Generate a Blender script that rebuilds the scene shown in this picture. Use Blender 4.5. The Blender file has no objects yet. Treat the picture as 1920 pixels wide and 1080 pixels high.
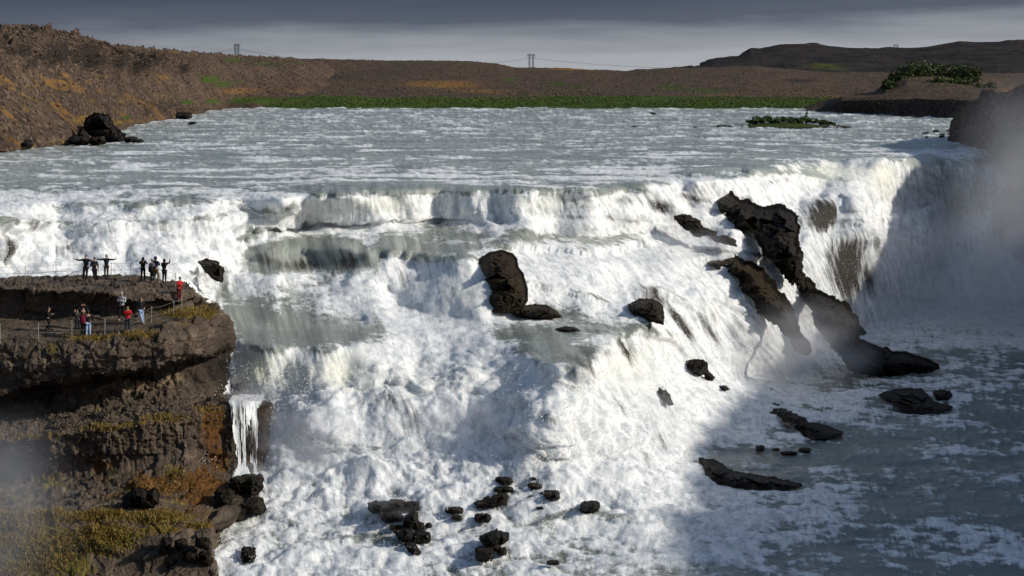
import bpy, bmesh, math, random
import numpy as np
from mathutils import Vector, Matrix

random.seed(7)
RNG = np.random.default_rng(11)
S = bpy.context.scene
COL = S.collection
F, CX, HY = 3200.0, 960.0, 150.0     # focal length in photo pixels, principal column, horizon row
R = math.radians


def P(px, py, D):
    """photo pixel + distance -> world point (camera at the origin looking along +y)"""
    return np.array([(px - CX) / F * D, D, -(py - HY) / F * D])


def sstep(a, b, x):
    t = np.clip((x - a) / (b - a), 0, 1)
    return t * t * (3 - 2 * t)


# ------------------------------------------------------------------ numpy noise
_PERM = np.random.default_rng(3).permutation(256).astype(np.int32)
_PERM = np.concatenate([_PERM, _PERM, _PERM])
_G = np.random.default_rng(5).normal(size=(256, 3)).astype(np.float32)
_G /= np.linalg.norm(_G, axis=1)[:, None]


def perlin(x, y, z):
    x = np.asarray(x, np.float32); y = np.asarray(y, np.float32); z = np.asarray(z, np.float32)
    xi = np.floor(x).astype(np.int32); yi = np.floor(y).astype(np.int32); zi = np.floor(z).astype(np.int32)
    xf = x - xi; yf = y - yi; zf = z - zi
    xi &= 255; yi &= 255; zi &= 255
    u = xf * xf * xf * (xf * (xf * 6 - 15) + 10)
    v = yf * yf * yf * (yf * (yf * 6 - 15) + 10)
    w = zf * zf * zf * (zf * (zf * 6 - 15) + 10)
    out = 0
    for dx in (0, 1):
        for dy in (0, 1):
            for dz in (0, 1):
                h = _PERM[_PERM[_PERM[(xi + dx) & 255] + ((yi + dy) & 255)] + ((zi + dz) & 255)]
                g = _G[h]
                d = g[..., 0] * (xf - dx) + g[..., 1] * (yf - dy) + g[..., 2] * (zf - dz)
                out = out + d * (u if dx else 1 - u) * (v if dy else 1 - v) * (w if dz else 1 - w)
    return out * 1.5


def fbm(x, y, z, oct=4, gain=0.5, lac=2.03, kind='n'):
    s = 0; a = 1.0; tot = 0
    for k in range(oct):
        n = perlin(x + 17.3 * k, y - 9.1 * k, z + 4.7 * k)
        if kind == 'b':
            n = np.abs(n) * 2 - 0.45
        elif kind == 'r':
            n = 0.55 - np.abs(n) * 2
        s = s + a * n; tot += a
        a *= gain; x = x * lac; y = y * lac; z = z * lac
    return s / tot


def cells(x, y, z, jit=0.9):
    """worley F1, F2 and cell id (numpy)"""
    x = np.asarray(x, np.float32); y = np.asarray(y, np.float32); z = np.asarray(z, np.float32)
    xi = np.floor(x).astype(np.int32); yi = np.floor(y).astype(np.int32); zi = np.floor(z).astype(np.int32)
    f1 = np.full(x.shape, 9, np.float32); f2 = f1.copy(); cid = np.zeros(x.shape, np.int32)
    for dx in (-1, 0, 1):
        for dy in (-1, 0, 1):
            for dz in (-1, 0, 1):
                h = _PERM[_PERM[_PERM[(xi + dx) & 255] + ((yi + dy) & 255)] + ((zi + dz) & 255)]
                g = _G[h] * 0.5 * jit
                d = np.sqrt((xi + dx + .5 + g[..., 0] - x) ** 2 + (yi + dy + .5 + g[..., 1] - y) ** 2 + (zi + dz + .5 + g[..., 2] - z) ** 2)
                near = d < f1
                f2 = np.where(near, f1, np.minimum(f2, d))
                cid = np.where(near, h, cid)
                f1 = np.where(near, d, f1)
    return f1, f2, cid


# ------------------------------------------------------------------ object helpers
def tag(o, label=None, cat=None, group=None, kind=None):
    for k, v in (('label', label), ('category', cat), ('group', group), ('kind', kind)):
        if v:
            o[k] = v
    return o


def link(name, me, mat=None, parent=None, loc=None):
    o = bpy.data.objects.new(name, me)
    COL.objects.link(o)
    if mat is not None and me is not None:
        for m in (mat if isinstance(mat, (list, tuple)) else [mat]):
            me.materials.append(m)
    if parent is not None:
        o.parent = parent
    if loc is not None:
        o.location = loc
    return o


def np_mesh(name, verts, faces, attrs=None, smooth=True):
    """verts (n,3); faces (m,k) all the same size"""
    me = bpy.data.meshes.new(name)
    verts = np.ascontiguousarray(verts, np.float32); faces = np.ascontiguousarray(faces, np.int32)
    n, (m, k) = len(verts), faces.shape
    me.vertices.add(n); me.vertices.foreach_set('co', verts.ravel())
    me.loops.add(m * k); me.loops.foreach_set('vertex_index', faces.ravel())
    me.polygons.add(m)
    me.polygons.foreach_set('loop_start', np.arange(0, m * k, k, dtype=np.int32))
    me.polygons.foreach_set('use_smooth', np.full(m, smooth, dtype=bool))
    me.update(calc_edges=True)
    for a, val in (attrs or {}).items():
        at = me.attributes.new(a, 'FLOAT', 'POINT')
        at.data.foreach_set('value', np.ascontiguousarray(val, np.float32).ravel())
    return me


def grid_mesh(name, X, attrs=None, mask=None, smooth=True):
    """X (H,W,3)"""
    H, W = X.shape[:2]
    idx = np.arange(H * W).reshape(H, W)
    f = np.stack([idx[:-1, :-1], idx[1:, :-1], idx[1:, 1:], idx[:-1, 1:]], -1)
    f = f[mask] if mask is not None else f.reshape(-1, 4)
    f = f.reshape(-1, 4)
    V = X.reshape(-1, 3)
    A = {a: np.broadcast_to(v, (H, W)).ravel() for a, v in (attrs or {}).items()}
    if mask is not None:
        used = np.zeros(H * W, bool); used[f.ravel()] = True
        new = np.cumsum(used) - 1
        f = new[f]; V = V[used]; A = {a: v[used] for a, v in A.items()}
    return np_mesh(name, V, f, A, smooth)


def grid_normals(X):
    du = np.gradient(X, axis=1); dv = np.gradient(X, axis=0)
    n = np.cross(dv, du)
    n /= np.linalg.norm(n, axis=-1)[..., None] + 1e-9
    s = np.sign((n * -X).sum(-1))          # towards the open (camera) side
    s[s == 0] = 1
    return n * s[..., None]


def blur(a, k):
    for _ in range(k):
        p = np.pad(a, 1, mode='edge')
        a = (p[:-2, 1:-1] + p[2:, 1:-1] + p[1:-1, :-2] + p[1:-1, 2:] + 4 * a) / 8
    return a


# ------------------------------------------------------------------ materials
class Mat:
    def __init__(s, name):
        s.m = bpy.data.materials.new(name); s.m.use_nodes = True
        s.nt = s.m.node_tree; s.nt.nodes.clear()
        s.out = s.nt.nodes.new('ShaderNodeOutputMaterial')

    def node(s, t, **kw):
        n = s.nt.nodes.new(t)
        for k, v in kw.items():
            setattr(n, k, v)
        return n

    def put(s, sock, v):
        if hasattr(v, 'is_output') or isinstance(v, bpy.types.NodeSocket):
            s.nt.links.new(v, sock)
        elif isinstance(v, (tuple, list)) and sock.type == 'RGBA' and len(v) == 3:
            sock.default_value = (*v, 1)
        else:
            sock.default_value = v

    def attr(s, name):
        return s.node('ShaderNodeAttribute', attribute_name=name).outputs['Fac']

    def obj(s):
        return s.node('ShaderNodeTexCoord').outputs['Object']

    def geo(s, what='Position'):
        return s.node('ShaderNodeNewGeometry').outputs[what]

    def map(s, v, scale=(1, 1, 1), loc=(0, 0, 0)):
        n = s.node('ShaderNodeMapping'); s.put(n.inputs['Vector'], v)
        n.inputs['Scale'].default_value = scale; n.inputs['Location'].default_value = loc
        return n.outputs[0]

    def comb(s, x, y, z):
        n = s.node('ShaderNodeCombineXYZ')
        for i, v in enumerate((x, y, z)):
            s.put(n.inputs[i], v)
        return n.outputs[0]

    def noise(s, v, scale=1., detail=4., rough=.55, dist=0.):
        n = s.node('ShaderNodeTexNoise'); s.put(n.inputs['Vector'], v)
        n.inputs['Scale'].default_value = scale; n.inputs['Detail'].default_value = detail
        n.inputs['Roughness'].default_value = rough; n.inputs['Distortion'].default_value = dist
        return n.outputs['Fac']

    def voro(s, v, scale=1., feature='F1', out='Distance', rnd=1.):
        n = s.node('ShaderNodeTexVoronoi', feature=feature); s.put(n.inputs['Vector'], v)
        n.inputs['Scale'].default_value = scale; n.inputs['Randomness'].default_value = rnd
        return n.outputs[out]

    def math(s, op, a, b=0., c=None, clamp=False):
        n = s.node('ShaderNodeMath', operation=op, use_clamp=clamp)
        s.put(n.inputs[0], a); s.put(n.inputs[1], b)
        if c is not None:
            s.put(n.inputs[2], c)
        return n.outputs[0]

    def ss(s, v, a, b, lo=0., hi=1.):
        n = s.node('ShaderNodeMapRange', interpolation_type='SMOOTHSTEP'); s.put(n.inputs[0], v)
        for i, q in enumerate((a, b, lo, hi)):
            n.inputs[i + 1].default_value = q
        return n.outputs[0]

    def mix(s, f, a, b, blend='MIX'):
        n = s.node('ShaderNodeMix', data_type='RGBA', blend_type=blend)
        s.put(n.inputs[0], f); s.put(n.inputs[6], a); s.put(n.inputs[7], b)
        return n.outputs[2]

    def ramp(s, f, pts, interp='LINEAR'):
        n = s.node('ShaderNodeValToRGB'); s.put(n.inputs[0], f)
        cr = n.color_ramp; cr.interpolation = interp
        while len(cr.elements) < len(pts):
            cr.elements.new(0.5)
        for e, (p, c) in zip(cr.elements, pts):
            e.position = p; e.color = (*c, 1) if len(c) == 3 else c
        return n.outputs[0]

    def bump(s, h, strength=.5, dist=.1):
        n = s.node('ShaderNodeBump'); s.put(n.inputs['Height'], h)
        n.inputs['Strength'].default_value = strength; n.inputs['Distance'].default_value = dist
        return n.outputs[0]

    def bsdf(s, col, rough=.8, normal=None, spec=.3, **kw):
        n = s.node('ShaderNodeBsdfPrincipled')
        s.put(n.inputs['Base Color'], col); s.put(n.inputs['Roughness'], rough)
        s.put(n.inputs['Specular IOR Level'], spec)
        if normal is not None:
            s.put(n.inputs['Normal'], normal)
        for k, v in kw.items():
            s.put(n.inputs[k.replace('_', ' ')], v)
        s.nt.links.new(n.outputs[0], s.out.inputs['Surface'])
        return s.m


def plain(name, col, rough=.8, var=.25, scale=6.):
    m = Mat(name)
    n = m.noise(m.obj(), scale, 4)
    f = m.ss(n, .3, .7)
    c = m.mix(f, tuple(k * (1 - var) for k in col), tuple(min(1, k * (1 + var)) for k in col))
    return m.bsdf(c, rough)


# ---- water: milky glacial river that turns to foam where the attribute says so
def make_water():
    m = Mat('glacial_water')
    p = m.geo()
    foam = m.attr('foam'); veil = m.attr('veil')
    flow = m.comb(m.attr('flow_u'), m.attr('flow_v'), 0.)
    steep = m.attr('steep')
    n1 = m.noise(m.map(p, (1, .8, 1)), 2.4, 8, .68)
    n2 = m.noise(p, 9., 4, .65)
    st = m.noise(m.map(flow, (5.0, .34, 1)), 1., 7, .68)
    fl = m.math('ADD', m.math('MULTIPLY', n1, .6), m.math('MULTIPLY', n2, .4))
    nn = m.math('ADD', m.math('MULTIPLY', fl, m.math('SUBTRACT', 1., m.math('MULTIPLY', steep, .6))),
                m.math('MULTIPLY', st, m.math('MULTIPLY', steep, .6)))
    f = m.math('ADD', foam, m.math('MULTIPLY', m.math('SUBTRACT', nn, .5), 1.7))
    f = m.ss(f, .30, .66)
    big = m.noise(m.map(p, (.05, .16, .1)), 1., 4)
    water = m.mix(m.ss(big, .35, .65), (.27, .30, .27), (.42, .445, .405))
    sn = m.mix(m.attr('strand'), m.noise(m.map(flow, (2.2, .8, 1)), 1., 7, .66, .5), m.noise(m.map(flow, (3.4, .22, 1)), 1., 7, .66))
    den = m.math('ADD', m.math('MULTIPLY', sn, .5), m.math('MULTIPLY', m.noise(p, 1.2, 6, .65), .35))
    den = m.math('ADD', den, m.math('MULTIPLY', n2, .15))
    water = m.mix(m.math('MULTIPLY', m.attr('pool_shade'), .65), water, (.085, .112, .108))  # darker water over the pool: its shade is painted into the colour
    fl2 = m.noise(m.map(flow, (1.5, .07, 1)), 1., 6, .6)
    water = m.mix(m.math('MULTIPLY', m.ss(fl2, .40, .62), m.ss(m.attr('near'), 0., 1., 0., .75)), water, (.135, .150, .128))
    bright = m.mix(m.ss(den, .40, .57), (.50, .54, .56), (.93, .93, .92))
    cream = m.mix(m.attr('cream'), bright, (.80, .80, .62))
    c = m.mix(f, water, cream)
    # thin veil of water over black rock
    vs = m.math('ADD', m.math('MULTIPLY', m.noise(m.map(flow, (2.7, .16, 1)), 1., 6, .62), .85),
                m.math('MULTIPLY', m.noise(p, 1.6, 6, .7), .15))
    vf = m.ss(m.math('ADD', veil, m.math('MULTIPLY', m.math('SUBTRACT', vs, .5), 2.0)), .36, 1.0)
    c = m.mix(vf, c, m.mix(n1, (.020, .018, .016), (.075, .066, .055)))
    rough = m.math('ADD', m.math('MULTIPLY', f, .55), .25)
    hh = m.math('ADD', m.math('MULTIPLY', n1, .6), m.math('MULTIPLY', n2, .25))
    hh = m.math('ADD', hh, m.math('MULTIPLY', st, m.math('ADD', m.math('MULTIPLY', steep, .4), .2)))
    mm = m.bsdf(c, rough, m.bump(hh, .6, .18), .4, IOR=1.33)
    pb = [n for n in m.nt.nodes if n.type == 'BSDF_PRINCIPLED'][0]
    m.put(pb.inputs['Subsurface Weight'], m.math('MULTIPLY', f, m.math('SUBTRACT', .75, m.math('MULTIPLY', vf, .75))))
    pb.inputs['Subsurface Radius'].default_value = (.30, .33, .36); pb.inputs['Subsurface Scale'].default_value = 1.
    return mm


# ---- rock with moss (attribute) for the cliff
def make_cliff():
    m = Mat('basalt_cliff')
    p = m.geo()
    moss = m.attr('moss'); rust = m.attr('rust'); pale = m.attr('pale'); wet = m.attr('wet'); green = m.attr('green')
    n1 = m.noise(p, .9, 8, .62); n2 = m.noise(p, 4.5, 8, .7); n3 = m.noise(m.map(p, (3.2, 3.2, .5)), 1., 6, .65)
    rock = m.mix(m.ss(n1, .32, .68), (.07, .055, .043), (.22, .165, .115))
    rock = m.mix(m.ss(n2, .52, .75), rock, (.24, .19, .14))
    stain = m.math('MULTIPLY', m.ss(m.noise(m.map(p, (.5, .5, .16)), 1., 5, .6), .48, .66), .72)
    rock = m.mix(stain, rock, (.022, .018, .015))
    palec = m.mix(m.ss(n3, .35, .68), (.11, .078, .05), (.40, .30, .19))
    rock = m.mix(m.ss(m.math('ADD', pale, m.math('MULTIPLY', m.math('SUBTRACT', n2, .5), 1.)), .35, .75), rock, palec)
    crack = m.ss(m.voro(m.map(p, (.7, .5, 1.1)), 1., 'DISTANCE_TO_EDGE'), .0, .035)
    rock = m.mix(m.math('ADD', m.math('MULTIPLY', crack, .55), .45), (.03, .026, .022), rock)
    lay = m.noise(m.map(p, (.12, .12, 2.6)), 1., 6, .65)
    rock = m.mix(m.ss(lay, .45, .62), rock, m.mix(n2, (.06, .046, .036), (.17, .125, .088)))
    rustc = m.mix(m.ss(n2, .35, .65), (.07, .030, .009), (.19, .088, .020))
    c = m.mix(m.ss(m.math('ADD', rust, m.math('MULTIPLY', m.math('SUBTRACT', n1, .5), 1.6)), .4, .7), rock, rustc)
    mossc = m.mix(m.ss(n2, .35, .68), (.085, .062, .012), (.28, .205, .035))
    mossc = m.mix(m.ss(m.noise(p, 1.7, 5), .42, .62), mossc, (.19, .095, .02))
    mossc = m.mix(green, mossc, m.mix(m.ss(n2, .35, .65), (.045, .058, .012), (.15, .16, .035)))
    c = m.mix(m.ss(m.math('ADD', moss, m.math('MULTIPLY', m.math('SUBTRACT', n2, .5), 1.5)), .38, .66), c, mossc)
    c = m.mix(wet, c, (.016, .013, .011))  # near-black for wet rock and for the painted shade of the chasm
    h = m.math('ADD', m.math('MULTIPLY', n1, .6), m.math('MULTIPLY', n2, .5))
    h = m.math('ADD', h, m.math('MULTIPLY', m.noise(p, 14., 4, .7), .2))
    h = m.math('ADD', h, m.math('MULTIPLY', crack, .15))
    return m.bsdf(c, .85, m.bump(h, .9, .35), .2)


def make_rock(name='wet_basalt', dark=(.008, .007, .006), light=(.027, .021, .016), moss_col=(.040, .027, .010), moss_amt=.3):
    m = Mat(name)
    p = m.geo()
    n1 = m.noise(p, 1.6, 8, .65); n2 = m.noise(p, 7., 6, .7)
    c = m.mix(m.ss(n1, .35, .68), dark, light)
    c = m.mix(m.ss(n2, .60, .78), c, tuple(k * 2.0 for k in light))
    up = m.node('ShaderNodeSeparateXYZ'); m.put(up.inputs[0], m.geo('Normal'))
    mf = m.math('MULTIPLY', m.ss(n2, .38, .62), m.ss(m.math('ADD', up.outputs[2], m.math('MULTIPLY', m.math('SUBTRACT', n1, .5), 2.6)), -.3, .9))
    mf = m.math('MULTIPLY', mf, moss_amt)
    c = m.mix(mf, c, moss_col)
    h = m.math('ADD', m.math('MULTIPLY', n1, .7), m.math('MULTIPLY', n2, .35))
    return m.bsdf(c, m.mix(n1, (.4,) * 3, (.9,) * 3), m.bump(h, 1., .4), .18)


def make_hill():
    m = Mat('scree_hill')
    p = m.geo()
    moss = m.attr('moss'); green = m.attr('green'); dark = m.attr('crag'); tan = m.attr('tan')
    n1 = m.noise(p, .12, 8, .62); n2 = m.noise(p, .9, 8, .72); n3 = m.noise(p, 2.6, 4, .7)
    c = m.mix(m.ss(n1, .35, .65), (.058, .040, .030), (.112, .077, .054))
    c = m.mix(m.ss(n2, .50, .72), c, (.165, .115, .082))
    spk = m.voro(p, 2.4, 'F1', 'Color')
    sv = m.node('ShaderNodeSeparateColor'); m.put(sv.inputs[0], spk)
    c = m.mix(m.ss(sv.outputs[0], .74, .92), c, (.19, .135, .095))
    c = m.mix(m.ss(sv.outputs[1], .72, .9), c, (.03, .024, .02))
    c = m.mix(m.ss(m.math('ADD', tan, m.math('MULTIPLY', m.math('SUBTRACT', n2, .5), 1.4)), .35, .75), c,
              m.mix(n3, (.15, .075, .024), (.34, .19, .06)))
    c = m.mix(m.ss(m.math('ADD', moss, m.math('MULTIPLY', m.math('SUBTRACT', n2, .5), 1.6)), .4, .7), c,
              m.mix(n3, (.13, .075, .014), (.29, .18, .03)))
    c = m.mix(m.ss(m.math('ADD', green, m.math('MULTIPLY', m.math('SUBTRACT', n2, .5), 1.6)), .4, .65), c,
              m.mix(n3, (.025, .05, .010), (.085, .13, .022)))
    c = m.mix(m.ss(m.math('ADD', dark, m.math('MULTIPLY', m.math('SUBTRACT', n2, .5), 1.6)), .28, .62), c,
              m.mix(n3, (.014, .012, .011), (.060, .047, .038)))
    h = m.math('ADD', m.math('MULTIPLY', n2, .8), m.math('MULTIPLY', n3, .3))
    return m.bsdf(c, .95, m.bump(h, .9, .7), .1)


def make_heath(name, a, b, g):
    m = Mat(name)
    p = m.geo()
    n1 = m.noise(p, .02, 8, .62); n2 = m.noise(p, .15, 8, .7)
    c = m.mix(m.ss(n1, .35, .65), a, b)
    c = m.mix(m.ss(n2, .52, .75), c, g)
    c = m.mix(m.math('MULTIPLY', m.attr('green'), m.ss(n2, .3, .5)), c, (.085, .095, .02))
    return m.bsdf(c, .95, m.bump(n2, 1., 3.), .1)


def make_leaf(name, a, b):
    m = Mat(name)
    r = m.attr('shade')
    n = m.noise(m.geo(), .6, 3)
    c = m.mix(m.math('ADD', m.math('MULTIPLY', r, .6), m.math('MULTIPLY', n, .4)), a, b)
    return m.bsdf(c, .6, None, .3)


WATER = make_water()
CLIFF = make_cliff()
ROCK = make_rock()
ROCK_MOSS = make_rock('mossy_basalt', moss_col=(.085, .050, .010), moss_amt=.5)
ROCK_BROWN = make_rock('brown_basalt', (.011, .009, .007), (.040, .029, .020), (.06, .038, .010), .4)
HILL = make_hill()
FOAM = plain('spray_white', (.90, .905, .91), .9, .03)


# ------------------------------------------------------------------ light, sky, camera
SUN_EL, SUN_AZ = R(27), R(-13)            # azimuth measured from +x towards +y
sd = Vector((math.cos(SUN_EL) * math.cos(SUN_AZ), math.cos(SUN_EL) * math.sin(SUN_AZ), math.sin(SUN_EL)))
sl = bpy.data.lights.new('sun', 'SUN'); sl.energy = 3.55; sl.angle = R(1.3); sl.color = (1, .94, .84)
so = bpy.data.objects.new('sun', sl); COL.objects.link(so)
so.rotation_euler = sd.to_track_quat('Z', 'Y').to_euler()

W = bpy.data.worlds.new('World'); S.world = W; W.use_nodes = True
wm = Mat.__new__(Mat); wm.nt = W.node_tree; wm.nt.nodes.clear()
wo = wm.node('ShaderNodeOutputWorld')
sky = wm.node('ShaderNodeTexSky', sky_type='NISHITA', sun_disc=False)
sky.sun_elevation = SUN_EL; sky.sun_rotation = R(90) - SUN_AZ
b1 = wm.node('ShaderNodeBackground'); wm.put(b1.inputs[0], sky.outputs[0]); b1.inputs[1].default_value = .092
dirv = wm.node('ShaderNodeTexCoord').outputs['Generated']
sx = wm.node('ShaderNodeSeparateXYZ'); wm.put(sx.inputs[0], dirv)
nz = wm.noise(wm.map(dirv, (3.2, 3.2, 34.)), 1., 5, .55)
nf = wm.noise(wm.map(dirv, (9., 9., 90.)), 1., 5, .6)
# height of the dark cloud base: lower on the left, dissolving towards the right
h = wm.math('ADD', sx.outputs[2], wm.math('MULTIPLY', wm.math('SUBTRACT', nz, .5), .024))
h = wm.math('ADD', h, wm.math('MULTIPLY', wm.math('SUBTRACT', nf, .5), .017))
h = wm.math('SUBTRACT', h, wm.math('MULTIPLY', sx.outputs[0], .022))
hr = wm.math('MULTIPLY', h, 14.5)
cl = wm.ramp(hr, [(0.0, (.40, .415, .44)), (.20, (.37, .385, .415)), (.36, (.24, .257, .29)), (.52, (.100, .116, .155)), (.75, (.070, .084, .122)), (1., (.088, .104, .142))])
b2 = wm.node('ShaderNodeBackground'); wm.put(b2.inputs[0], cl); b2.inputs[1].default_value = 1.
ms = wm.node('ShaderNodeMixShader')
wm.put(ms.inputs[0], wm.ss(sx.outputs[2], .10, .34)); wm.put(ms.inputs[1], b2.outputs[0]); wm.put(ms.inputs[2], b1.outputs[0])
wm.nt.links.new(ms.outputs[0], wo.inputs[0])

cam = bpy.data.cameras.new('camera'); co = bpy.data.objects.new('camera', cam); COL.objects.link(co)
cam.sensor_width = 36; cam.lens = 36 * F / 1920; cam.shift_y = -(540 - HY) / 1920
cam.clip_start = .5; cam.clip_end = 30000
co.rotation_euler = (R(90), 0, 0)
S.camera = co
S.view_settings.view_transform = 'Standard'; S.view_settings.look = 'None'
S.view_settings.exposure = 0; S.view_settings.gamma = 1
S.render.resolution_x, S.render.resolution_y = 1024, 576
S.cycles.use_denoising = True
S.cycles.max_bounces = 8; S.cycles.diffuse_bounces = 5; S.cycles.volume_bounces = 1
S.cycles.volume_step_rate = 1.; S.cycles.volume_max_steps = 64

# ------------------------------------------------------------------ WATER
GS = 6                                    # solver cell in photo pixels
GX0, GX1, GY0, GY1 = -240, 2160, 196, 1260
gw, gh = (GX1 - GX0) // GS + 1, (GY1 - GY0) // GS + 1


def solve(lines, iters=500):
    """membrane through polylines [(px,py,value),...]"""
    val = np.zeros((gh, gw)); cnt = np.zeros((gh, gw))
    for ln in lines:
        ln = np.array(ln, float)
        for a, b in zip(ln[:-1], ln[1:]):
            n = int(max(abs(b[0] - a[0]), abs(b[1] - a[1])) / GS * 2) + 2
            t = np.linspace(0, 1, n)[:, None]
            q = a + (b - a) * t
            i = np.clip(((q[:, 1] - GY0) / GS).round().astype(int), 0, gh - 1)
            j = np.clip(((q[:, 0] - GX0) / GS).round().astype(int), 0, gw - 1)
            np.add.at(val, (i, j), q[:, 2]); np.add.at(cnt, (i, j), 1)
    known = cnt > 0
    v = np.where(known, val / np.maximum(cnt, 1), 0)
    # pyramid
    levels = []
    kv, km = v * known, known.astype(float)
    levels.append((v, known))
    while min(kv.shape) > 8:
        H2, W2 = (kv.shape[0] + 1) // 2, (kv.shape[1] + 1) // 2
        a = np.pad(kv, ((0, H2 * 2 - kv.shape[0]), (0, W2 * 2 - kv.shape[1])))
        b = np.pad(km, ((0, H2 * 2 - km.shape[0]), (0, W2 * 2 - km.shape[1])))
        kv = a.reshape(H2, 2, W2, 2).sum((1, 3)); km = b.reshape(H2, 2, W2, 2).sum((1, 3))
        k = km > 0
        vv = np.where(k, kv / np.maximum(km, 1e-9), 0)
        levels.append((vv, k)); kv = vv * k; km = k.astype(float)
    cur = None
    for vv, k in levels[::-1]:
        if cur is None:
            cur = np.where(k, vv, vv[k].mean())
        else:
            cur = np.repeat(np.repeat(cur, 2, 0), 2, 1)[:vv.shape[0], :vv.shape[1]]
            cur = np.where(k, vv, cur)
        for _ in range(iters if vv.shape[0] < 120 else 160):
            p = np.pad(cur, 1, mode='edge')
            cur = np.where(k, vv, (p[:-2, 1:-1] + p[2:, 1:-1] + p[1:-1, :-2] + p[1:-1, 2:]) / 4)
    return cur


def sample(fld, px, py):
    x = np.clip((np.asarray(px, float) - GX0) / GS, 0, gw - 1.001); y = np.clip((np.asarray(py, float) - GY0) / GS, 0, gh - 1.001)
    i = y.astype(int); j = x.astype(int); fy = y - i; fx = x - j
    return (fld[i, j] * (1 - fx) + fld[i, j + 1] * fx) * (1 - fy) + (fld[i + 1, j] * (1 - fx) + fld[i + 1, j + 1] * fx) * fy


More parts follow.
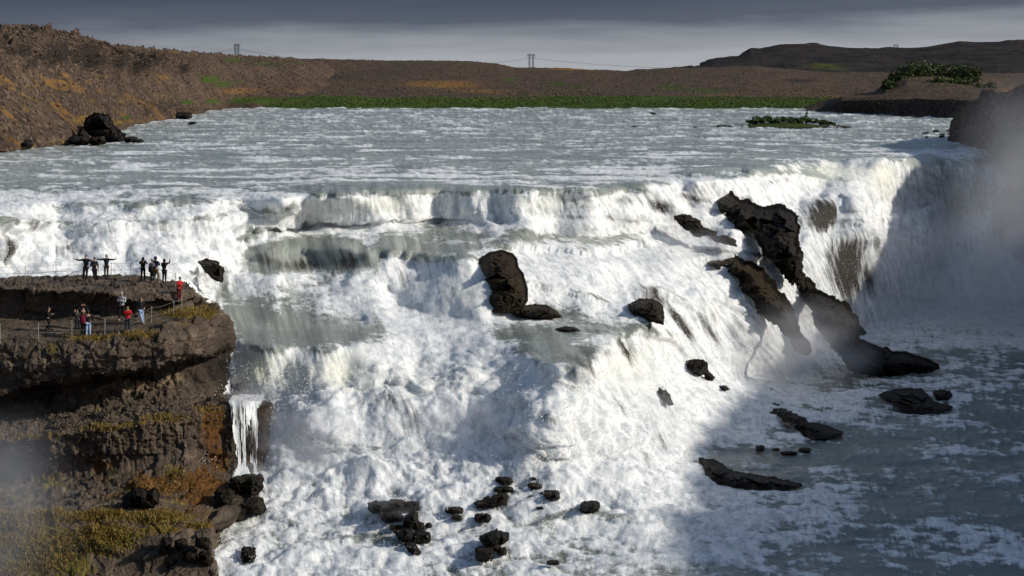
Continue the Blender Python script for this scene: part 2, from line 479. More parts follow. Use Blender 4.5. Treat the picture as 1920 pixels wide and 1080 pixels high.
ZL = [
    [(-240, 196, -8.0), (2160, 196, -8.0)], [(-240, 204, -8.0), (2160, 204, -8.0)], [(-240, 250, -8.1), (2160, 250, -8.1)],
    [(-240, 310, -8.3), (1350, 290, -8.25), (1500, 275, -8.2), (2160, 262, -8.15)],
    # first lip
    [(-240, 395, -8.8), (0, 390, -8.8), (150, 382, -8.8), (300, 378, -8.7), (450, 378, -8.7), (560, 372, -8.6), (640, 362, -8.6), (760, 358, -8.6),
     (900, 356, -8.6), (1000, 360, -8.6), (1100, 358, -8.6), (1200, 352, -8.6), (1300, 338, -8.5), (1380, 325, -8.5), (1470, 312, -8.4), (1540, 300, -8.4),
     (1640, 302, -8.4), (1690, 300, -8.35), (1720, 288, -8.3), (1790, 284, -8.3), (1880, 282, -8.3), (2160, 280, -8.3)],
    # foot of the first cascade and on to the right
    [(-240, 505, -12.6), (0, 502, -12.6), (150, 505, -12.6), (300, 500, -12.6), (380, 480, -12.2), (470, 452, -11.7), (540, 432, -11.3), (640, 425, -11.3),
     (760, 420, -11.1), (900, 418, -11.1), (1000, 408, -10.7), (1100, 404, -10.6), (1200, 404, -10.8), (1250, 400, -10.9), (1320, 394, -10.9), (1400, 388, -11.1),
     (1470, 380, -11.6), (1500, 392, -12.3), (1540, 378, -11.8), (1600, 385, -12.0), (1650, 390, -12.9), (1700, 395, -14.0), (1800, 400, -15.1), (2160, 400, -15.2)],
    [(1000, 450, -12.4), (1100, 450, -12.4), (1200, 450, -12.8), (1300, 450, -13.0), (1380, 450, -13.1), (1460, 450, -13.8), (1510, 440, -13.8), (1550, 428, -14.2), (1640, 430, -14.3)],
    [(960, 500, -13.8), (1050, 500, -13.9), (1150, 500, -14.1), (1250, 500, -14.4), (1300, 500, -14.7), (1400, 500, -15.1), (1480, 500, -16.2), (1540, 500, -16.6),
     (1600, 500, -17.7), (1660, 500, -19.0), (1750, 500, -20.7), (2160, 500, -21.2)],
    [(990, 548, -15.2), (1100, 550, -15.4), (1200, 550, -15.7), (1300, 560, -16.6), (1400, 560, -17.3), (1470, 560, -18.2), (1570, 560, -19.3), (1600, 560, -20.5),
     (1660, 560, -22.4), (1750, 562, -24.0), (2160, 562, -24.3)],
    # second lip and its foot
    [(470, 475, -12.4), (560, 465, -12.3), (650, 465, -12.3), (720, 475, -12.5), (800, 488, -12.8), (860, 494, -13.0), (920, 492, -13.1)],
    [(380, 540, -14.5), (480, 520, -13.9), (600, 516, -13.8), (690, 530, -14.2), (740, 578, -15.8), (800, 600, -16.3), (900, 597, -16.25), (940, 592, -16.2),
     (1050, 593, -16.4), (1150, 600, -16.6), (1210, 608, -16.9), (1250, 620, -17.8), (1300, 640, -19.4), (1400, 640, -20.4), (1490, 640, -21.9), (1560, 640, -23.9),
     (1620, 620, -24.4), (1720, 580, -24.4), (1800, 574, -24.5), (2160, 574, -24.5)],
    [(400, 565, -15.3), (500, 562, -15.2), (620, 560, -15.2)], [(440, 600, -16.2), (520, 602, -16.3), (680, 606, -16.35)],
    # third lip
    [(300, 640, -16.5), (440, 636, -16.5), (500, 648, -16.6), (560, 655, -16.7), (620, 652, -16.7), (700, 640, -16.7), (780, 632, -16.75), (870, 628, -16.8), (940, 635, -16.85),
     (980, 660, -16.9), (1040, 690, -17.0), (1095, 700, -17.2), (1130, 655, -17), (1165, 628, -17)],
    [(420, 750, -20.2), (460, 745, -19.9), (520, 745, -19.6), (600, 752, -19.5), (660, 736, -19.2), (760, 730, -19.0), (870, 722, -18.8), (950, 730, -18.6), (1000, 760, -18.9), (1050, 780, -19.3), (1110, 790, -20.1),
     (1180, 770, -20.8), (1250, 765, -21.7), (1320, 790, -23.6), (1400, 800, -24.2)],
    [(1100, 725, -18.4), (1165, 690, -18.9), (1200, 685, -19.2), (1300, 700, -21.9), (1370, 735, -23.2), (1440, 760, -23.9), (1500, 788, -24.3), (1575, 812, -24.6)],
    [(1400, 705, -23.7), (1480, 705, -24.5), (1600, 690, -24.6), (1800, 680, -24.6), (2160, 680, -24.6)],
    [(1480, 730, -24.6), (1600, 760, -24.6), (1800, 750, -24.6), (2160, 750, -24.6)],
    [(1290, 860, -24.0), (1330, 855, -24.5), (1420, 838, -24.6), (1510, 821, -24.6), (1650, 830, -24.6), (2160, 830, -24.6)],
    [(420, 880, -22.9), (500, 870, -22.6), (600, 860, -22.3), (700, 850, -22), (800, 840, -21.7), (900, 822, -21.2), (1000, 850, -21.6), (1100, 862, -22.2), (1200, 850, -22.8), (1260, 900, -23.9),
     (1330, 925, -24.5), (1500, 920, -24.6), (2160, 920, -24.6)],
    [(400, 945, -23.7), (500, 940, -23.6), (650, 930, -23.3), (800, 920, -23), (950, 905, -22.8), (1100, 910, -23), (1200, 930, -23.5), (1280, 950, -24.2)],
    [(380, 1000, -24.4), (700, 1000, -24.3), (1000, 1000, -24.2), (1200, 1000, -24.4), (1300, 1000, -24.6), (2160, 1000, -24.6)],
    [(-240, 1090, -25), (430, 1086, -25), (1000, 1086, -24.9), (2160, 1086, -25)], [(-240, 1260, -25.6), (2160, 1260, -25.6)],
]
ZF = blur(solve(ZL), 2)

FL = [  # how much of the surface is foam (0..1)
    [(-240, 200, .30), (2160, 200, .30)], [(-240, 250, .32), (2160, 250, .34)], [(-240, 300, .38), (700, 300, .36), (2160, 300, .36)],
    [(-240, 345, .5), (200, 345, .45), (640, 335, .42), (1000, 335, .44), (1250, 325, .6), (1450, 300, .45), (1600, 290, .35)],
    [(-240, 395, .95), (300, 385, .75), (560, 385, .75), (640, 364, .5), (900, 360, .6), (1100, 362, .7), (1300, 345, .85), (1540, 310, .75), (1720, 293, .6), (2160, 288, .7)],
    [(-240, 440, 1.05), (450, 420, 1.05), (640, 395, 1.1), (1200, 385, 1.05), (1500, 350, 1.05), (1700, 350, 1.1), (2160, 350, 1.05)],
    [(-240, 500, .95), (300, 495, 1.), (420, 470, .95), (640, 430, .8), (1000, 420, .9), (1300, 420, .95), (1480, 400, 1.)],
    [(640, 455, .45), (760, 450, .42), (860, 440, .4), (940, 445, .42), (1020, 440, .7)],
    [(470, 480, .2), (560, 480, .12), (650, 485, .12), (700, 490, .25)], [(480, 505, .2), (600, 505, .25), (660, 500, .2)],
    [(740, 490, .75), (850, 480, .6), (900, 500, .75)], [(740, 540, .95), (900, 540, 1.)],
    [(480, 525, .9), (600, 520, .95), (700, 540, .95)], [(380, 520, .95), (420, 510, .9)],
    [(1000, 480, .95), (1150, 480, .95), (1300, 480, 1.), (1480, 470, 1.05)], [(1000, 540, 1.05), (1200, 540, 1.05), (1470, 560, 1.1), (1600, 500, 1.0), (1800, 480, 1.05), (2160, 480, 1.)],
    [(780, 605, .9), (900, 600, .75), (1050, 600, .45), (1200, 600, .6)],
    [(400, 545, .55), (520, 545, .7), (650, 560, .75), (720, 580, .8)], [(420, 580, .32), (560, 590, .28), (700, 605, .5)],
    [(430, 615, .08), (560, 625, .03), (640, 625, .05), (720, 615, .3)], [(450, 636, .1), (560, 642, .06), (640, 645, .12), (720, 635, .5), (800, 625, .75), (900, 625, .7)],
    [(930, 625, .15), (1050, 620, .05), (1120, 630, .08)], [(980, 650, .1), (1060, 665, .0), (1110, 660, .08)], [(1050, 690, .2), (1095, 695, .25)],
    [(450, 665, .75), (560, 680, .7), (640, 680, .9), (760, 665, 1.05), (950, 665, 1.), (1010, 710, 1.), (1080, 730, .95), (1150, 680, 1.)],
    [(450, 730, 1.1), (800, 720, 1.05), (1100, 770, 1.1), (1300, 700, 1.1), (1450, 640, 1.1)],
    [(420, 860, 1.05), (800, 830, 1.1), (1100, 860, 1.1), (1280, 850, 1.1)], [(1340, 790, .95), (1420, 800, .95), (1500, 812, .9)],
    [(1480, 690, .9), (1560, 680, .8), (1650, 640, .7), (1800, 610, .65), (2160, 610, .6)], [(1560, 720, .5), (1700, 690, .42), (2160, 680, .35)],
    [(1440, 735, .6), (1560, 765, .72), (1680, 775, .4), (1800, 740, .25), (2160, 740, .22)], [(1350, 870, .2), (1500, 840, .15), (1700, 830, .28), (2160, 830, .28)],
    [(1320, 935, .7), (1500, 905, .1), (1700, 900, .22), (2160, 900, .2)],
    [(420, 950, .82), (800, 940, .85), (1200, 950, .85), (1280, 960, .8), (1420, 965, .75), (1520, 985, .65), (1600, 1000, .5), (1700, 985, .35)],
    [(400, 1010, .78), (800, 1000, .8), (1200, 1005, .72), (1400, 1005, .7), (1540, 1010, .6), (1700, 1015, .72), (1850, 1025, .8), (2160, 1050, .6)],
    [(1600, 940, .18), (1800, 950, .15), (2160, 960, .15)], [(400, 1070, .8), (1000, 1075, .7), (1200, 1070, .5), (1400, 1055, .28), (1700, 1065, .4), (2160, 1075, .3)], [(-240, 1260, .5), (2160, 1260, .4)],
]
FF = solve(FL, 300)
AL = [  # height of the foam billows in metres
    [(-240, 200, .30), (2160, 200, .30)], [(-240, 300, .34), (1300, 290, .34), (2160, 280, .22)], [(-240, 400, .55), (640, 365, .22), (1100, 360, .25), (1540, 305, .25), (2160, 285, .2)],
    [(-240, 450, .75), (640, 400, .55), (1200, 390, .5), (1600, 370, .4), (2160, 350, .45)], [(-240, 500, .6), (640, 440, .3), (1000, 430, .3), (1250, 430, .35)],
    [(470, 490, .16), (700, 480, .16)], [(740, 490, .15), (900, 485, .15)], [(740, 550, .3), (900, 550, .25)], [(430, 520, .5), (640, 540, .4), (740, 590, .3)],
    [(420, 590, .16), (700, 600, .2), (1050, 600, .15)], [(430, 630, .05), (640, 640, .08), (800, 640, .3), (950, 640, .25), (1050, 665, .06), (1110, 690, .1)],
    [(1100, 480, .35), (1450, 500, .4)], [(1000, 560, .5), (1450, 570, .5)], [(450, 690, .3), (600, 700, .5), (1000, 720, .6), (1200, 690, .3), (1450, 660, .5)],
    [(420, 800, .8), (800, 790, .6), (1250, 800, .55)], [(420, 880, .75), (800, 870, .7), (1250, 870, .6)], [(1340, 800, .35), (1500, 815, .3)],
    [(420, 960, .5), (1200, 960, .45), (1500, 990, .35), (1800, 1020, .4)], [(400, 1080, .5), (1000, 1080, .4), (1400, 1080, .2), (2160, 1080, .25)],
    [(1400, 880, .4), (1800, 850, .62), (2160, 850, .62)], [(1600, 650, .35), (1800, 620, .35), (2160, 640, .35)], [(1690, 330, .7), (2160, 330, .7)], [(1690, 450, 1.1), (2160, 450, 1.1)], [(1540, 480, .25), (1600, 480, .2)],
]
AF = solve(AL, 300)
SLN = [  # sideways drift of the flow in the photo, dpx/dpy
    [(-240, 200, 0), (2160, 200, 0)], [(-240, 380, .05), (600, 380, .1), (1000, 380, .1), (1250, 380, .6), (1450, 340, .7), (1600, 330, .4), (1720, 320, .1), (2160, 320, 0)],
    [(-240, 500, .1), (600, 480, .3), (850, 520, .28), (1000, 480, .9), (1250, 480, .9), (1450, 470, .6), (1540, 480, .5), (1570, 450, 0), (1620, 460, .12), (1750, 450, .08), (2160, 450, 0)],
    [(440, 640, .15), (560, 670, .3), (700, 680, .25), (900, 660, .2), (1050, 690, .3), (1200, 650, .3), (1300, 650, .6), (1450, 620, .7), (1600, 560, .2)],
    [(440, 760, .2), (800, 780, .3), (1100, 780, .4), (1300, 780, .8)], [(-240, 1260, .3), (2160, 1260, .3)],
]
SF = solve(SLN, 300)
TL = [  # 1 where water falls in clean strands, 0 where it churns
    [(-240, 200, 0), (2160, 200, 0)], [(-240, 400, .3), (560, 385, .3), (640, 385, .9), (1250, 385, .9), (1500, 330, .8), (1720, 320, 1), (2160, 320, 1)],
    [(-240, 440, .15), (600, 425, .1), (1250, 425, .3), (1480, 400, .6), (1560, 420, 1), (1640, 430, 1), (1800, 450, 1), (2160, 450, 1)], [(-240, 500, 0), (640, 450, 0)],
    [(740, 495, 1), (900, 495, 1)], [(780, 585, .8), (910, 585, .8)], [(1000, 470, .7), (1450, 480, .9)], [(1000, 560, .5), (1150, 560, .75), (1300, 560, .8), (1520, 500, 1), (1620, 540, 1), (1800, 550, .6), (2160, 560, .6)],
    [(440, 650, 1), (560, 665, 1), (650, 665, .7), (800, 650, .3), (960, 660, .2), (1100, 710, .4), (1170, 650, .95), (1250, 650, .9), (1450, 640, .8)],
    [(450, 720, .6), (620, 730, .5), (700, 760, .5), (780, 790, .5), (900, 700, .1), (1050, 740, .2), (1150, 720, .6), (1300, 720, .3)],
    [(430, 850, 0), (800, 850, 0), (1250, 850, .15), (1450, 800, .4)], [(-240, 960, 0), (2160, 960, 0)], [(-240, 1260, 0), (2160, 1260, 0)],
]
TF = solve(TL, 300)

STEP = 2.0
wpx = np.arange(-220, 2140 + .1, STEP); wpy = np.concatenate([np.arange(199, 300, 1.3), np.arange(300, 1230, STEP)])
PX, PY = np.meshgrid(wpx, wpy)
wm_ = sstep(250, 330, PY)
WY = PY + wm_ * (15 * fbm(PX / 150, PY / 200, PX * 0 + 2.5, 2, .4))
WXp = PX + wm_ * 16 * fbm(PX / 160, PY / 120, PX * 0 + 9.5, 2, .4)
z = sample(ZF, WXp, WY)
Dw = -z * F / (PY - HY)
WX = np.stack([(PX - CX) / F * Dw, Dw, z], -1)
N0 = grid_normals(np.stack([blur(WX[..., k], 6) for k in range(3)], -1))
# flow coordinates, carried down the picture rows with the current
sl_ = sample(SF, PX, PY)
U = np.zeros_like(PX); V = np.zeros_like(PX)
U[0] = (wpx - CX) / F * 130
for r in range(1, len(wpy)):
    src = wpx - sl_[r] * (wpy[r] - wpy[r - 1])
    U[r] = np.interp(src, wpx, U[r - 1])
    dv = np.interp(src, wpx, V[r - 1])
    seg = np.hypot(WX[r, :, 1] - WX[r - 1, :, 1], WX[r, :, 2] - WX[r - 1, :, 2])
    V[r] = dv + np.minimum(seg, 1.5)
steep = sstep(.25, .8, 1 - N0[..., 2]) if False else sstep(.12, .5, 1 - np.clip(N0[..., 2], 0, 1))
steep = blur(steep, 4)
foam = sample(FF, WXp, WY); amp = sample(AF, WXp, WY)
x, y, zz = WX[..., 0], WX[..., 1], WX[..., 2]
streak = fbm(U * .9, V * .13, zz * 0 + 3.3, 4, .58)
streakf = fbm(U * 3.4, V * .55, zz * 0 + 7.3, 3, .6)
lump = fbm(x * .26, y * .26, zz * .26, 3, .42, kind='b')
lumpm = fbm(U * 1.0 + 4, V * .62, zz * 0 + 1.3, 4, .5, kind='b')
lumpf = fbm(x * 1.1 + 9, y * 1.1, zz * 1.1, 4, .5, kind='b')
wave = fbm(x * .055 + .4 * fbm(x * .03, y * .05, zz * 0, 2), y * .085, zz * 0 + 1.7, 4, .62)
ripple = fbm(x * .30, y * .36, zz * 0 + 8.7, 4, .6)
chop = fbm(x * 1.1, y * 1.3, zz * 0 + 2.7, 3, .55)
far = sstep(150, 330, y)
big = fbm(x * .035, y * .10, zz * 0 + 5.1, 3, .5)
patch = fbm(x * .16, y * .16, zz * .16 + 2.2, 3, .55)
flat = 1 - steep
tall = sstep(.35, .8, foam)
river = flat * (wave * 1.5 + ripple * .9 + chop * .35 + .15)
LIPS = [  # (points of a lip, height in m, calm water above in px)
    ([(1250, 332), (1380, 322), (1470, 332), (1560, 350), (1630, 346)], .45, 14), ([(1285, 446), (1340, 440), (1390, 446), (1440, 462)], .7, 12), ([(1290, 490), (1360, 486), (1420, 492), (1475, 502)], .8, 16),
    ([(930, 462), (1000, 470), (1080, 476), (1180, 468), (1230, 458)], .7, 34), ([(1165, 556), (1240, 553), (1300, 588), (1350, 640)], .6, 14), ([(1150, 634), (1200, 626), (1262, 642), (1290, 668)], .7, 20),
    ([(-60, 436), (60, 428), (160, 434), (260, 424), (350, 428), (440, 408)], .7, 12), ([(420, 462), (500, 438), (590, 412), (640, 404)], .6, 12), ([(700, 474), (780, 488), (850, 494), (905, 492)], .7, 30), ([(455, 484), (540, 472), (620, 474), (690, 484)], .7, 26),
    ([(640, 742), (700, 728), (770, 726), (812, 750)], .9, 12), ([(850, 756), (940, 764), (1010, 786), (1070, 812)], .25, 12), ([(420, 985), (500, 976), (580, 990)], .35, 10), ([(600, 1024), (700, 1012), (780, 1036)], .35, 12), ([(1000, 985), (1100, 975), (1220, 990)], .3, 14),
    ([(900, 556), (1000, 540), (1100, 560), (1160, 584)], .5, 10), ([(1330, 560), (1390, 590), (1440, 650)], .6, 12), ([(1180, 720), (1240, 740), (1290, 790)], .5, 10), ([(560, 372), (700, 366), (860, 362), (1000, 364), (1120, 366), (1230, 358)], .45, 12),
    ([(1535, 372), (1575, 372), (1610, 390)], .8, 12), ([(1540, 430), (1600, 424), (1650, 436)], .8, 12), ([(100, 398), (240, 390), (380, 388)], .4, 12), ([(560, 830), (640, 850), (740, 846)], .5, 10), ([(1020, 880), (1110, 872), (1200, 890)], .4, 10)]
lipd = np.zeros_like(PX); calm = np.zeros_like(PX); under = np.zeros_like(PX)
ragx = PX * 0; ragy = 9 * fbm(PX / 60, PY / 200, PX * 0 + 3.5, 2, .4) + 2.2 * fbm(PX / 13, PY / 60, PX * 0 + 7.5, 2)
for pts_, hh_, up_ in LIPS:
    a_ = np.array(pts_, float)
    yl = np.interp(PX + ragx, a_[:, 0], a_[:, 1]); sd__ = PY - yl + ragy
    endf = sstep(a_[0, 0] - 10, a_[0, 0] + 40, PX) * sstep(a_[-1, 0] + 10, a_[-1, 0] - 40, PX)
    upz = np.where(sd__ < 0, np.exp(np.minimum(sd__, 0) / (up_ * 1.6)), 0); dnz = np.where(sd__ >= 0, np.exp(-np.maximum(sd__, 0) / 22), 0)
    prof_ = upz * sstep(6, -6, sd__) - .6 * dnz * sstep(-4, 9, sd__)
    lipd = lipd + endf * hh_ * prof_
    calm = np.maximum(calm, endf * np.exp(-((sd__ + up_ * .55) / (up_ * .6)) ** 2)); under = np.maximum(under, endf * dnz * sstep(0, 4, sd__))
strand = np.clip(sample(TF, WXp, WY) + .7 * under, 0, 1)
churn = 1 - strand
lump2 = fbm(x * .55 + 3, y * .55, zz * .55, 4, .40, kind='b')
# small ledges under the churning water: it creeps out to each lip, then drops
phi = -zz / 1.75 + 1.5 * fbm(x * .10, y * .10, zz * 0 + .7, 3, .5) + .35 * fbm(x * .5, y * .5, zz * 0, 2)
fr = phi - np.floor(phi)
lmask = (1 - .85 * sstep(930, 1100, PX)) * sstep(-.25, .25, fbm(x * .13 + 7, y * .13, zz * .1, 2)) * steep * (1 - sstep(.7, 1., strand)) * sstep(.5, .85, foam)
ledge = sstep(0, .72, fr) * (1 - sstep(.84, 1, fr))
lipband = np.exp(-((fr - .74) / .13) ** 2) * lmask
disp = amp * (river * (.75 + .9 * far) + steep * strand * (.95 * streak + .35 * lumpm + .25 * streakf + .2 * lump)
              + tall * churn * (1.0 * lump + .95 * lump2 + .5 * patch) * (.6 + .4 * steep) + .17 * lumpf * (1 - .5 * far) * (.3 + .7 * tall))
for (cx, cy, rx, ry, a) in [(600, 810, 70, 60, 1.5), (520, 860, 40, 40, .8), (730, 765, 70, 40, 1.3), (690, 880, 60, 30, .7), (860, 760, 50, 40, .9), (930, 800, 60, 40, .9), (1010, 830, 50, 30, .8), (1080, 740, 40, 50, .6), (880, 700, 40, 40, .5),
                            (1150, 830, 50, 40, .8), (1220, 780, 40, 60, .5), (1060, 900, 50, 26, .6), (1180, 890, 50, 24, .5), (780, 700, 20, 60, -.5), (650, 700, 18, 50, -.5), (1000, 700, 24, 30, -.5), (1110, 800, 20, 50, -.5),
                            (640, 400, 40, 24, .5), (720, 400, 30, 22, .6), (800, 400, 34, 22, .6), (880, 396, 34, 22, .5), (960, 392, 30, 18, .5), (1040, 388, 26, 14, .4), (1110, 386, 24, 14, .4), (1180, 386, 24, 14, .4), (200, 430, 60, 26, .5), (400, 420, 60, 24, .6), (520, 410, 40, 20, .5), (90, 440, 50, 30, .5),
                            (1560, 390, 46, 26, .9), (1600, 445, 40, 16, .7), (1650, 350, 24, 40, .6), (1530, 330, 40, 16, .5), (1440, 350, 40, 20, .5), (1500, 470, 12, 60, -.5), (1420, 620, 30, 70, .6), (1470, 660, 24, 40, .6), (1350, 650, 24, 60, -.4), (1300, 560, 26, 40, .5), (1200, 480, 50, 30, .4), (1080, 520, 40, 40, .4),
                            (1740, 420, 20, 120, .9), (1790, 440, 16, 120, -.7), (1830, 420, 22, 120, .8), (1880, 430, 18, 120, -.6)]:
    q = ((PX - cx) / rx) ** 2 + ((PY - cy) / ry) ** 2
    disp = disp + a * .75 * np.exp(-q * (1 + .8 * patch))
disp = disp * (1 - .55 * calm) + ledge * lmask * np.minimum(.75, .32 + .7 * amp) + lipd * .55
Xd = WX + N0 * disp[..., None]
# final foam: crests and streaks whiten, troughs stay grey-green
fo = foam + flat * (.50 * wave + .58 * ripple + .38 * chop) + steep * strand * (.42 * streak + .25 * streakf) + .36 * patch + .25 * np.minimum(lumpm, .3) * tall * strand + churn * tall * (.55 * np.minimum(lump2, .3) + .22 * np.minimum(lumpf, .3))
lanes = fbm(U * 1.6 + 3, V * .10, zz * 0 + 6.1, 4, .6)
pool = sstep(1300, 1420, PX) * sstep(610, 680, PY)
fo = fo + pool * flat * (.05 + .45 * ripple + .40 * chop + .25 * wave)
fo = fo + flat * sstep(420, 450, PY) * .45 * lanes - lipband * (.30 + .9 * np.clip(patch + .1, -.2, .5)) - calm * (.50 + .6 * lanes + .35 * patch) + .15 * under
# standing waves: long broken white lines across the current, denser towards the lip
xw = x + 9 * fbm(x * .03, y * .03, zz * 0 + 4, 2); yw = y + 5 * fbm(x * .045, y * .05, zz * 0 + 14, 3)
rl = fbm(xw * .030, yw * .115, zz * 0 + 21.3, 3, .5, kind='r')
rw = flat * sstep(212, 300, PY) * sstep(372, 350, PY - 40 * sstep(1300, 1700, PX) * -1)
fo = fo + rw * (.75 * sstep(.16, .50, rl) - .16 + .25 * np.clip(chop, -.4, .4))
# veil where black rock shows through thin water: (px, py, rx, ry, amount)
veil = np.zeros_like(PX)
for (cx, cy, rx, ry, a) in [(1540, 408, 30, 30, .85), (1505, 410, 18, 26, .5), (1590, 500, 34, 66, .8), (1560, 490, 20, 60, .5), (1625, 520, 26, 50, .5), (1645, 460, 12, 40, .4), (730, 770, 62, 36, .42), (770, 800, 26, 40, .4), (690, 750, 40, 20, .35),
                            (560, 494, 80, 17, .56), (650, 492, 44, 20, .6), (500, 486, 30, 14, .5), (765, 525, 18, 36, .42), (1215, 560, 40, 22, .42), (1180, 650, 24, 44, .34), (1330, 600, 30, 40, .3),
                            (1240, 835, 34, 28, .36), (1110, 660, 40, 18, .55), (1075, 690, 30, 22, .4), (860, 855, 22, 24, .3), (400, 520, 40, 24, .4), (1250, 385, 26, 18, .45),
                            (980, 455, 60, 10, .3), (860, 432, 60, 8, .22), (1150, 408, 60, 8, .3), (690, 365, 40, 8, .2), (1060, 375, 70, 14, .32), (1180, 378, 50, 14, .34),
                            (10, 470, 12, 34, .6), (100, 450, 30, 20, .28), (205, 440, 30, 14, .3), (150, 420, 30, 14, .3), (510, 440, 14, 14, .5), (460, 790, 30, 70, .5), (490, 830, 20, 40, .4),
                            (1580, 690, 24, 22, .4), (1430, 795, 60, 24, .22), (1010, 870, 40, 18, .3), (540, 985, 50, 14, .3), (460, 1040, 30, 18, .4), (1480, 800, 30, 16, .3), (1700, 640, 90, 6, .2),
                            (1380, 610, 20, 50, .3), (1655, 430, 14, 40, .25), (1290, 520, 60, 14, .3), (1380, 480, 40, 14, .35), (1240, 440, 40, 14, .25)]:
    q = ((PX - cx) / rx) ** 2 + ((PY - cy) / ry) ** 2
    veil = np.maximum(veil, a * np.exp(-q * .9))
for (cx, cy, L_, w_, an, a) in [(1275, 602, 46, 9, 55, .75), (1228, 556, 44, 13, 30, .6), (1168, 652, 42, 10, 60, .55), (1335, 474, 56, 7, 6, .5), (1425, 484, 46, 8, 10, .55), (1250, 440, 40, 9, 20, .45), (1120, 622, 50, 9, 0, .5), (1085, 682, 40, 14, 35, .6),
                               (1000, 442, 110, 7, 8, .36), (870, 430, 90, 7, 5, .32), (1340, 628, 40, 8, 55, .55), (1240, 388, 26, 14, 20, .6), (1300, 372, 40, 8, 15, .5), (1180, 412, 60, 7, 5, .4), (1060, 408, 60, 6, 0, .35), (1460, 340, 50, 7, -10, .3), (1390, 372, 40, 7, 15, .4),
                               (1210, 870, 30, 12, 50, .45), (1150, 760, 36, 8, 60, .4), (960, 690, 30, 8, 60, .35), (330, 440, 40, 9, 10, .4), (250, 410, 50, 8, 0, .35), (60, 430, 40, 10, 10, .45), (120, 470, 16, 24, 80, .45), (440, 450, 40, 8, -20, .35), (540, 875, 30, 10, 30, .3), (820, 880, 36, 10, 20, .35), (1050, 850, 30, 9, 40, .35)]:
    ca, sa = math.cos(R(an)), math.sin(R(an)); ddx, ddy = PX - cx, PY - cy
    q = ((ddx * ca + ddy * sa) / L_) ** 2 + ((-ddx * sa + ddy * ca) / w_) ** 2
    veil = np.maximum(veil, a * np.exp(-q * .9))
veil = veil * 1.5 + .12 * steep * strand + lipband * np.clip(.55 * lump2 + .42 * fbm(x * .2, y * .2, zz * .2 + 5, 2) + .1, 0, .5) * sstep(.1, .5, -streak)
cream = np.zeros_like(PX)
for (cx, cy, rx, ry, a) in [(480, 680, 30, 40, .9), (640, 700, 50, 40, .6), (560, 700, 40, 30, .5), (720, 380, 50, 16, .35), (1560, 325, 60, 20, .6), (1650, 330, 30, 30, .6), (1000, 380, 160, 14, .25),
                            (870, 560, 40, 40, .3), (1180, 680, 60, 60, .3), (800, 720, 200, 40, .2)]:
    q = ((PX - cx) / rx) ** 2 + ((PY - cy) / ry) ** 2
    cream = np.maximum(cream, a * np.exp(-q))
keep = ~((PX < 330) & (PY > 575))
mask = keep[:-1, :-1] & keep[1:, 1:]
me = grid_mesh('water', Xd, dict(foam=fo, veil=veil, steep=steep, flow_u=U, flow_v=V, cream=cream, strand=strand, near=sstep(145, 128, y) * (1 - pool), pool_shade=pool), mask)
tag(link('water', me, WATER), kind='structure')


def water_D(px, py):
    return -sample(ZF, px, py) * F / (np.asarray(py, float) - HY)


# spray: droplets thrown off the foam
ok = (PY > 330) & keep & (foam > .7) & (amp > .25)
pr = (ok * amp * (.3 + steep)).ravel(); pr = pr / pr.sum()
ns = 70000
pick = RNG.choice(pr.size, ns, p=pr)
base = Xd.reshape(-1, 3)[pick]; nn_ = N0.reshape(-1, 3)[pick]
hgt = RNG.exponential(.16, ns) * (.4 + amp.ravel()[pick] * 1.6)
cen = base + nn_ * hgt[:, None] * .8 + RNG.normal(0, .12, (ns, 3)) + np.array([0, 0, .25]) * hgt[:, None]
siz = RNG.uniform(.008, .030, ns) * np.exp(-hgt * .6)
tet = np.array([[1, 1, 1], [1, -1, -1], [-1, 1, -1], [-1, -1, 1]], float)
rot = RNG.normal(size=(ns, 4, 3)) * .5 + tet
tv = (cen[:, None, :] + rot * siz[:, None, None]).reshape(-1, 3)
tf = (np.arange(ns)[:, None, None] * 4 + np.array([[0, 1, 2], [0, 3, 1], [0, 2, 3], [1, 3, 2]])[None]).reshape(-1, 3)
tag(link('spray', np_mesh('spray', tv, tf, smooth=True), FOAM), kind='stuff')


# ------------------------------------------------------------------ lofted terrain
def loft(curves, ncol, rows, main=None):
    """curves: lists of (px,py,D); each is resampled to ncol columns and joined by straight rows.
    main: (left px, share of columns before the wrap-around points); wraps are the last 2 points."""
    Q = []
    for c in curves:
        c = np.array(c, float)
        if main:
            lo, share = main
            m = c[:-2]; s = (m[:, 0] - m[0, 0]) / (m[-1, 0] - m[0, 0]) * share
            s = np.concatenate([s, [share + (1 - share) * .4, 1.]])
        else:
            s = (c[:, 0] - c[0, 0]) / (c[-1, 0] - c[0, 0])
        t = np.linspace(0, 1, ncol)
        Q.append(np.stack([np.interp(t, s, c[:, k]) for k in range(3)], -1))
    out = []
    for k in range(len(Q) - 1):
        n = rows[k]
        for i in range(n):
            out.append(Q[k] + (Q[k + 1] - Q[k]) * (i / n))
    out.append(Q[-1])
    G = np.array(out)                     # (rows, cols, [px,py,D])
    A = G[..., 2]
    # straight lines in space, not in the picture: interpolate world points
    def w(q):
        return np.stack([(q[..., 0] - CX) / F * q[..., 2], q[..., 2], -(q[..., 1] - HY) / F * q[..., 2]], -1)
    Xs = []
    for k in range(len(Q) - 1):
        a, b = w(Q[k]), w(Q[k + 1])
        for i in range(rows[k]):
            Xs.append(a + (b - a) * (i / rows[k]))
    Xs.append(w(Q[-1]))
    return G[..., 0], G[..., 1], np.array(Xs)


def blobs(px, py, lst):
    o = np.zeros_like(px)
    for (cx, cy, rx, ry, a) in lst:
        o = np.maximum(o, a * np.exp(-((px - cx) / rx) ** 2 - ((py - cy) / ry) ** 2))
    return o


